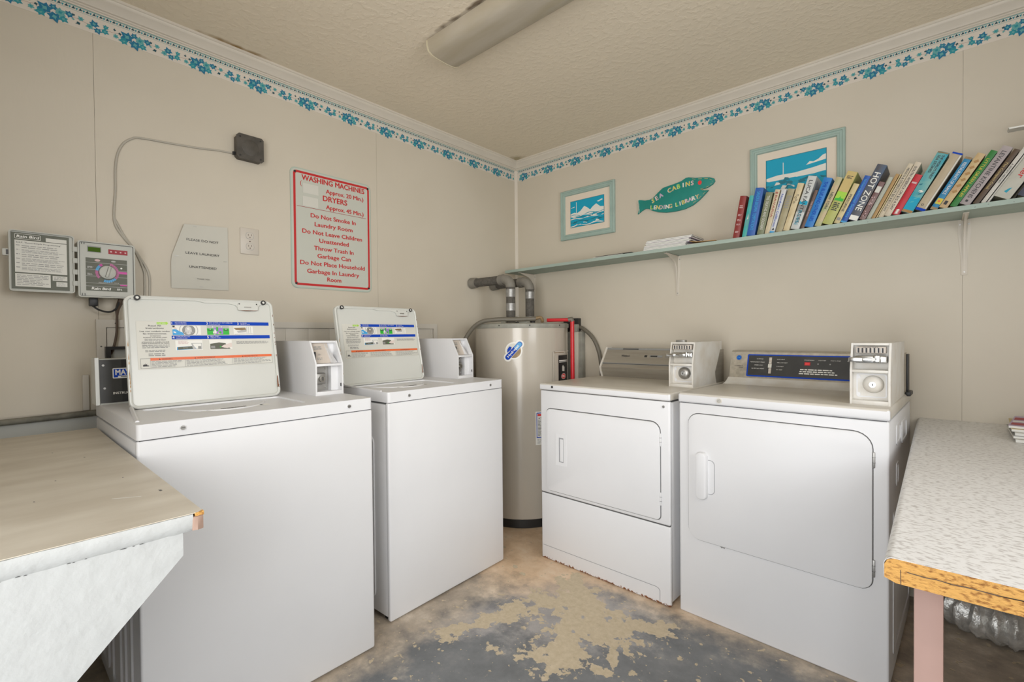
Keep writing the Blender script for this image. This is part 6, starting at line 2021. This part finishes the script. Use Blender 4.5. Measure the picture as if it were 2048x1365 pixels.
    if i == 6:
        lines(mb, w_ * 0.2, L_ * 0.55, w_ * 0.85, L_ * 0.85, 7, M['inkgrey'], z)
        made = True
    if i == 7:
        for q in range(4):
            mb.ring(circ(w_ * (0.35 + 0.25 * (q % 2)), L_ * (0.60 + 0.05 * q), w_ * 0.18, 10), circ(w_ * (0.35 + 0.25 * (q % 2)), L_ * (0.60 + 0.05 * q), w_ * 0.13, 10), z, z + 0.0003, M['ink'])
        made = True
    if i == 8:
        mb.poly([(0.001, L_ * 0.47), (w_ - 0.001, L_ * 0.46), (w_ - 0.001, L_ * 0.53), (w_ * 0.6, L_ * 0.55), (w_ * 0.3, L_ * 0.51), (0.001, L_ * 0.53)], z - 0.0002, M['seablue'])
        mb.rect(0.001, L_ * 0.33, w_ - 0.001, L_ * 0.46, z - 0.0002, M['inkgrey'])
        txt(mb, 'DI CAPRIE', w_ * 0.25, L_ * 0.22, w_ * 0.4, M['teal'], z + 0.0003, rot=-PI / 2, width=L_ * 0.28)
    if i == 12:
        mb.rect(0.001, L_ * 0.62, w_ - 0.001, L_ - 0.001, z, M['gold'])
        mb.rect(0.001, L_ * 0.46, w_ - 0.001, L_ * 0.62, z, M['lime'])
        mb.poly([(w_ * 0.05, L_ * 0.45), (w_ * 0.95, L_ * 0.45), (w_ * 0.92, L_ * 0.50), (w_ * 0.6, L_ * 0.50), (w_ * 0.55, L_ * 0.54), (w_ * 0.42, L_ * 0.50), (w_ * 0.1, L_ * 0.49)], z + 0.0003, M['green'])
        lines(mb, w_ * 0.2, L_ * 0.86, w_ * 0.8, L_ * 0.92, 3, M['ink'], z + 0.0003)
        lines(mb, w_ * 0.2, L_ * 0.26, w_ * 0.85, L_ * 0.42, 5, M['ink'], z + 0.0003)
        made = True
    if i == 13:
        mb.rect(w_ * 0.2, L_ * 0.08, w_ * 0.8, L_ * 0.15, z, M['inkgrey'])
    if i == 14:
        mb.rect(0, 0, w_, 0.007, z, M['lightblue'])
    if i == 15:
        mb.rect(w_ * 0.05, 0.002, w_ * 0.95, 0.022, z, M['labelwhite'])
    if i == 16:
        mb.rect(w_ * 0.1, L_ * 0.72, w_ * 0.9, L_ * 0.88, z, M['labelbg'])
        r2 = random.Random(3)
        for q in range(14):
            mb.poly(circ(w_ * (0.2 + 0.6 * r2.random()), L_ * (0.08 + 0.6 * r2.random()), w_ * 0.12, 6), z + 0.0003, M['pink'])
        made = True
    if i == 22:
        mb.rect(w_ * 0.15, L_ * 0.78, w_ * 0.85, L_ * 0.82, z, M['pink'])
        r2 = random.Random(3)
        for q in range(6):
            a = L_ * 0.02 * (1 + q)
            mb.poly([(w_ * 0.2, a), (w_ * 0.8, a + 0.003), (w_ * 0.5, a + 0.005)], z, M['labelwhite'])
        made = True
    if i == 24:
        mb.rect(0, 0, w_, 0.010, z, M['blue'])
        mb.rect(0, L_ - 0.006, w_, L_, z, M['blue'])
        mb.ring(circ(w_ * 0.4, L_ * 0.10, w_ * 0.13, 12), circ(w_ * 0.4, L_ * 0.10, w_ * 0.08, 12), z, z + 0.0002, M['ink'])
        mb.rect(w_ * 0.84, 0.012, w_ * 0.98, L_ - 0.008, z, M['labelbg'])
        made = True
    if i == 26:
        mb.rect(w_ * 0.25, L_ * 0.06, w_ * 0.65, L_ * 0.13, z, M['ink'])
        r2 = random.Random(8)
        for q in range(6):
            a, b = w_ * 0.5, L_ * (0.3 + 0.11 * q)
            mb.poly([(a - w_ * 0.3, b), (a, b - 0.006), (a + w_ * 0.35, b + 0.003), (a + w_ * 0.1, b + 0.010)], z, M['ochre'])
        made = True
    if i == 28:
        mb.rect(w_ * 0.35, L_ * 0.05, w_ * 0.6, L_ * 0.085, z, M['ink'])
    if i == 33:
        mb.poly([(w_ * 0.3, 0.02), (w_ * 0.8, 0.03), (w_ * 0.8, 0.10), (w_ * 0.3, 0.08)], z, M['inklight'])
        made = True
    if made:
        mb.build('spine_title', o, 'printed spine')

o = thing('booklet', (0.192, 2.520, 1.886), 0, 'thin white booklet lying flat on top of the pale hardback at the right edge', 'booklet')
mb = MB()
o.rotation_euler = (0, math.radians(1.5), 0)
mb.box((0, 0, 0), (0.155, 0.045, 0.004), M['labelwhite'])
mb.build('pages', o)
MB().box((-0.002, -0.001, 0.004), (0.155, 0.045, 0.0052), M['labelwhite']).build('cover', o)

# ================================================================ fish sign
o = thing('fish_sign', (-1.13, YR, 1.92), 0, 'green wooden fish-shaped sign with colourful lettering on the right wall', 'sign')
f = T((1.13, 0, -1.92)) @ FACE_R
fish = [(-1.353, 1.872), (-1.330, 1.886), (-1.305, 1.896), (-1.285, 1.893), (-1.262, 1.878), (-1.225, 1.862), (-1.175, 1.851), (-1.12, 1.847), (-1.065, 1.851), (-1.02, 1.864), (-0.985, 1.885), (-0.958, 1.908),
        (-0.934, 1.930), (-0.958, 1.934), (-0.974, 1.942), (-0.940, 1.945), (-0.912, 1.957), (-0.900, 1.972), (-0.905, 1.987), (-0.928, 1.998), (-0.965, 2.006), (-1.005, 2.012), (-1.043, 2.024), (-1.060, 2.024), (-1.085, 2.012),
        (-1.125, 2.005), (-1.170, 2.000), (-1.195, 1.996), (-1.225, 1.975), (-1.255, 1.950), (-1.275, 1.944), (-1.305, 1.945), (-1.330, 1.952), (-1.352, 1.956), (-1.348, 1.930), (-1.346, 1.900)]
mb = MB(f)
mb.prism(fish, 0.001, 0.013, M['seagreen'], bev=0.002)
mb.build('fish_board', o)
mb = MB(f)
mb.poly(circ(-0.980, 1.980, 0.0105, 20, 0.012), 0.0138, M['sticker_red'])
mb.build('eye', o, 'red eye')
mb = MB(f)
cols = ['yellow', 'white_art', 'lime', 'pink', 'gold', 'white_art', 'lavender', 'yellow']
def arc_text(s, x0, x1, zf, h, k0=0):
    n = len(s)
    for i, ch in enumerate(s):
        if ch == ' ':
            continue
        t = i / (n - 1)
        x = x0 + (x1 - x0) * t
        z = zf(t)
        a = math.atan2(zf(min(1, t + 0.05)) - zf(max(0, t - 0.05)), (x1 - x0) * 0.1)
        txt(mb, ch, x - 0.0015, z - 0.001, h * 1.06, M['white_art'], 0.0136, rot=a, bold=0.035)
        txt(mb, ch, x, z, h, M[cols[(i * 3 + k0) % 8]], 0.0141, rot=a, bold=0.02)
arc_text('SEA CABINS', -1.250, -1.020, lambda t: 1.922 + 0.052 * math.sin(min(1, t * 1.25) * PI / 2) + 0.002 * t, 0.023)
arc_text('LENDING LIBRARY', -1.262, -0.992, lambda t: 1.886 - 0.022 * math.sin(min(1, t * 1.3) * PI * 0.62) + 0.030 * t * t, 0.021, 2)
mb.build('painted_words', o, 'multicoloured painted words')
mb = MB(f)
for i in range(len(fish)):
    a, b = fish[i], fish[(i + 1) % len(fish)]
    if a[0] < -1.34 and b[0] < -1.34:
        n = 6
        for k in range(n):
            z = a[1] + (b[1] - a[1]) * k / n
            mb.rect(a[0] + 0.001, z, a[0] + 0.006, z + 0.002, 0.0136, M['white_art'])
    elif a[0] > -1.03:
        ins = lambda p: (p[0] + (-1.0 - p[0]) * 0.12, p[1] + (1.94 - p[1]) * 0.12)
        p, q = ins(a), ins(b)
        q = (p[0] + (q[0] - p[0]) * 0.55, p[1] + (q[1] - p[1]) * 0.55)
        mb.poly([p, q, (q[0], q[1] + 0.0022), (p[0], p[1] + 0.0022)], 0.0136, M['gold'])
mb.build('painted_dashes', o, 'painted stitch marks')


# ================================================================ framed seascapes
def seascape(mb, x0, z0, x1, z1, h, seed, big):
    r = random.Random(seed)
    W_, H_ = x1 - x0, z1 - z0
    P = lambda a, b: (x0 + a * W_, z0 + b * H_)
    mb.rect(x0, z0, x1, z1, h, M['seablue'])
    k = 1
    # pale clouds or dunes and distant boat
    if big:
        mb.poly([P(0, 0.64), P(0.2, 0.67), P(0.5, 0.66), P(0.8, 0.69), P(1, 0.72), P(1, 0.57), P(0, 0.57)], h + 0.0003, M['white_art'])
        mb.poly([P(0.68, 0.76), P(0.74, 0.82), P(0.8, 0.80), P(0.88, 0.83), P(0.95, 0.89), P(1, 0.90), P(1, 0.80)], h + 0.0003, M['white_art'])
        mb.rect(*P(0.29, 0.63), *P(0.303, 0.90), h + 0.0004, M['white_art'])
        mb.poly([P(0.12, 0.66), P(0.30, 0.67), P(0.28, 0.64), P(0.14, 0.64)], h + 0.0004, M['white_art'])
    else:
        mb.poly([P(0, 0.52), P(0.12, 0.56), P(0.2, 0.52), P(0.30, 0.58), P(0.42, 0.74), P(0.50, 0.68), P(0.60, 0.56), P(0.68, 0.66), P(0.78, 0.74), P(0.90, 0.60), P(1, 0.58), P(1, 0.42), P(0, 0.40)], h + 0.0003, M['white_art'])
        mb.rect(*P(0.17, 0.50), *P(0.185, 0.95), h + 0.0004, M['white_art'])
        mb.poly([P(0.80, 0.82), P(0.95, 0.88), P(0.97, 0.84), P(0.85, 0.79)], h + 0.0003, M['white_art'])
        mb.poly([P(0.0, 0.74), P(0.12, 0.80), P(0.12, 0.76)], h + 0.0003, M['white_art'])
    ylim = 0.60 if big else 0.44
    nr = 12 if big else 9
    for j in range(nr):
        yb = ylim * (1 - j / nr)
        n = 10
        top = [(i / n, yb + 0.030 * math.sin(i * 1.3 + j * 2.1) + 0.025 * r.random()) for i in range(n + 1)]
        th_ = ylim / nr * (0.55 + 0.5 * r.random())
        mt = ('seablue', 'white_art', 'teal', 'white_art', 'tealdark', 'white_art', 'seablue', 'tealdark', 'teal')[(j + seed) % 9]
        pts = [P(a, max(0.0, b)) for a, b in top] + [P(a, max(0.0, b - th_)) for a, b in reversed(top)]
        for i in range(n):
            a0, b0 = top[i]
            a1, b1 = top[i + 1]
            mb.poly([P(a0, max(0, b0 - th_ * (0.6 + 0.4 * (i % 2)))), P(a1, max(0, b1 - th_ * (0.6 + 0.4 * ((i + 1) % 2)))), P(a1, b1), P(a0, b0)], h + 0.0005 + 0.0001 * j, M[mt])
    for q in range(30 if big else 16):
        a, b = 0.05 + 0.8 * r.random(), 0.04 + (ylim - 0.08) * r.random()
        s_ = 0.05 + 0.05 * r.random()
        mb.poly([P(a, b), P(a + s_ * 1.6, b + 0.01), P(a + s_ * 1.2, b + s_ * 0.7), P(a + s_ * 0.5, b + s_ * 0.9)], h + 0.0016 + 0.00003 * q, M[('tealdark', 'seablue', 'white_art', 'teal')[q % 4]])


def picture(x0, z0, x1, z1, fw, mw, label, seed, big):
    o = thing('framed_picture', ((x0 + x1) / 2, YR, z0), 0, label, 'picture', 'seascape prints in sage green frames')
    f = T((-(x0 + x1) / 2, 0, -z0)) @ FACE_R
    mb = MB(f)
    def loop(d, h):
        return [(x0 + d, z0 + d, h), (x1 - d, z0 + d, h), (x1 - d, z1 - d, h), (x0 + d, z1 - d, h)]
    pr = [(0, 0.001), (0, 0.014), (fw * 0.12, 0.018), (fw * 0.30, 0.018), (fw * 0.36, 0.014), (fw * 0.62, 0.014), (fw * 0.70, 0.0175), (fw * 0.9, 0.0165), (fw, 0.010), (fw, 0.002)]
    vs, fs = [], []
    for d_, h in pr:
        vs += loop(d_, h)
    for i in range(len(pr) - 1):
        for k in range(4):
            a, b = i * 4 + k, i * 4 + (k + 1) % 4
            fs.append((a, b, b + 4, a + 4))
    mb.add(vs, fs, M['sageframe'])
    mb.build('frame', o)
    mb = MB(f)
    a = fw
    mb.box((x0 + a - 0.002, z0 + a - 0.002, 0.003), (x1 - a + 0.002, z1 - a + 0.002, 0.006), M['matboard'])
    mb.build('mount', o, 'cream mount board')
    mb = MB(f)
    b = fw + mw
    mb.rect(x0 + b - 0.003, z0 + b - 0.003, x1 - b + 0.003, z1 - b + 0.003, 0.0064, M['tealdark'])
    seascape(mb, x0 + b, z0 + b, x1 - b, z1 - b, 0.0068, seed, big)
    mb.build('print', o, 'turquoise and white seascape print')
    return o


picture(-1.925, 1.788, -1.510, 2.119, 0.036, 0.044, 'small turquoise seascape print in a sage green frame on the right wall near the corner', 2, False)
picture(-0.724, 1.690, -0.318, 2.091, 0.034, 0.042, 'larger turquoise seascape print in a sage green frame, partly behind the leaning books', 5, True)

# ================================================================ ceiling light
o = thing('ceiling_light', (-1.02, 1.381, ZC), 0, 'long yellowed wraparound fluorescent ceiling light, switched off', 'ceiling light')
f = T((1.02, -1.381, -ZC))
mb = MB(f)
tY2 = Matrix(((0, 0, 1, 0), (1, 0, 0, 0), (0, 1, 0, 0), (0, 0, 0, 1)))       # (y, z, x)
pw = [(1.290, ZC - 0.006), (1.291, ZC - 0.030), (1.300, ZC - 0.050), (1.318, ZC - 0.060), (1.345, ZC - 0.0635), (1.381, ZC - 0.0645), (1.418, ZC - 0.0635), (1.445, ZC - 0.060), (1.463, ZC - 0.050), (1.472, ZC - 0.030), (1.473, ZC - 0.006)]
mb.prism(pw, -1.626, -0.414, M['fixture'], f @ tY2, smooth=True)
mb.build('diffuser', o)
mb = MB(f)
pe = [(a + (0.002 if a > 1.381 else -0.002), b - 0.002) for a, b in pw]
mb.prism(pe, -1.632, -1.626, M['fixedge'], f @ tY2)
mb.prism(pe, -0.414, -0.408, M['fixedge'], f @ tY2)
mb.build('end_cap', o, 'pale end caps')
MB(f).box((-1.62, 1.325, ZC - 0.006), (-0.42, 1.437, ZC - 0.0005), M['fixedge']).build('mounting_tray', o)
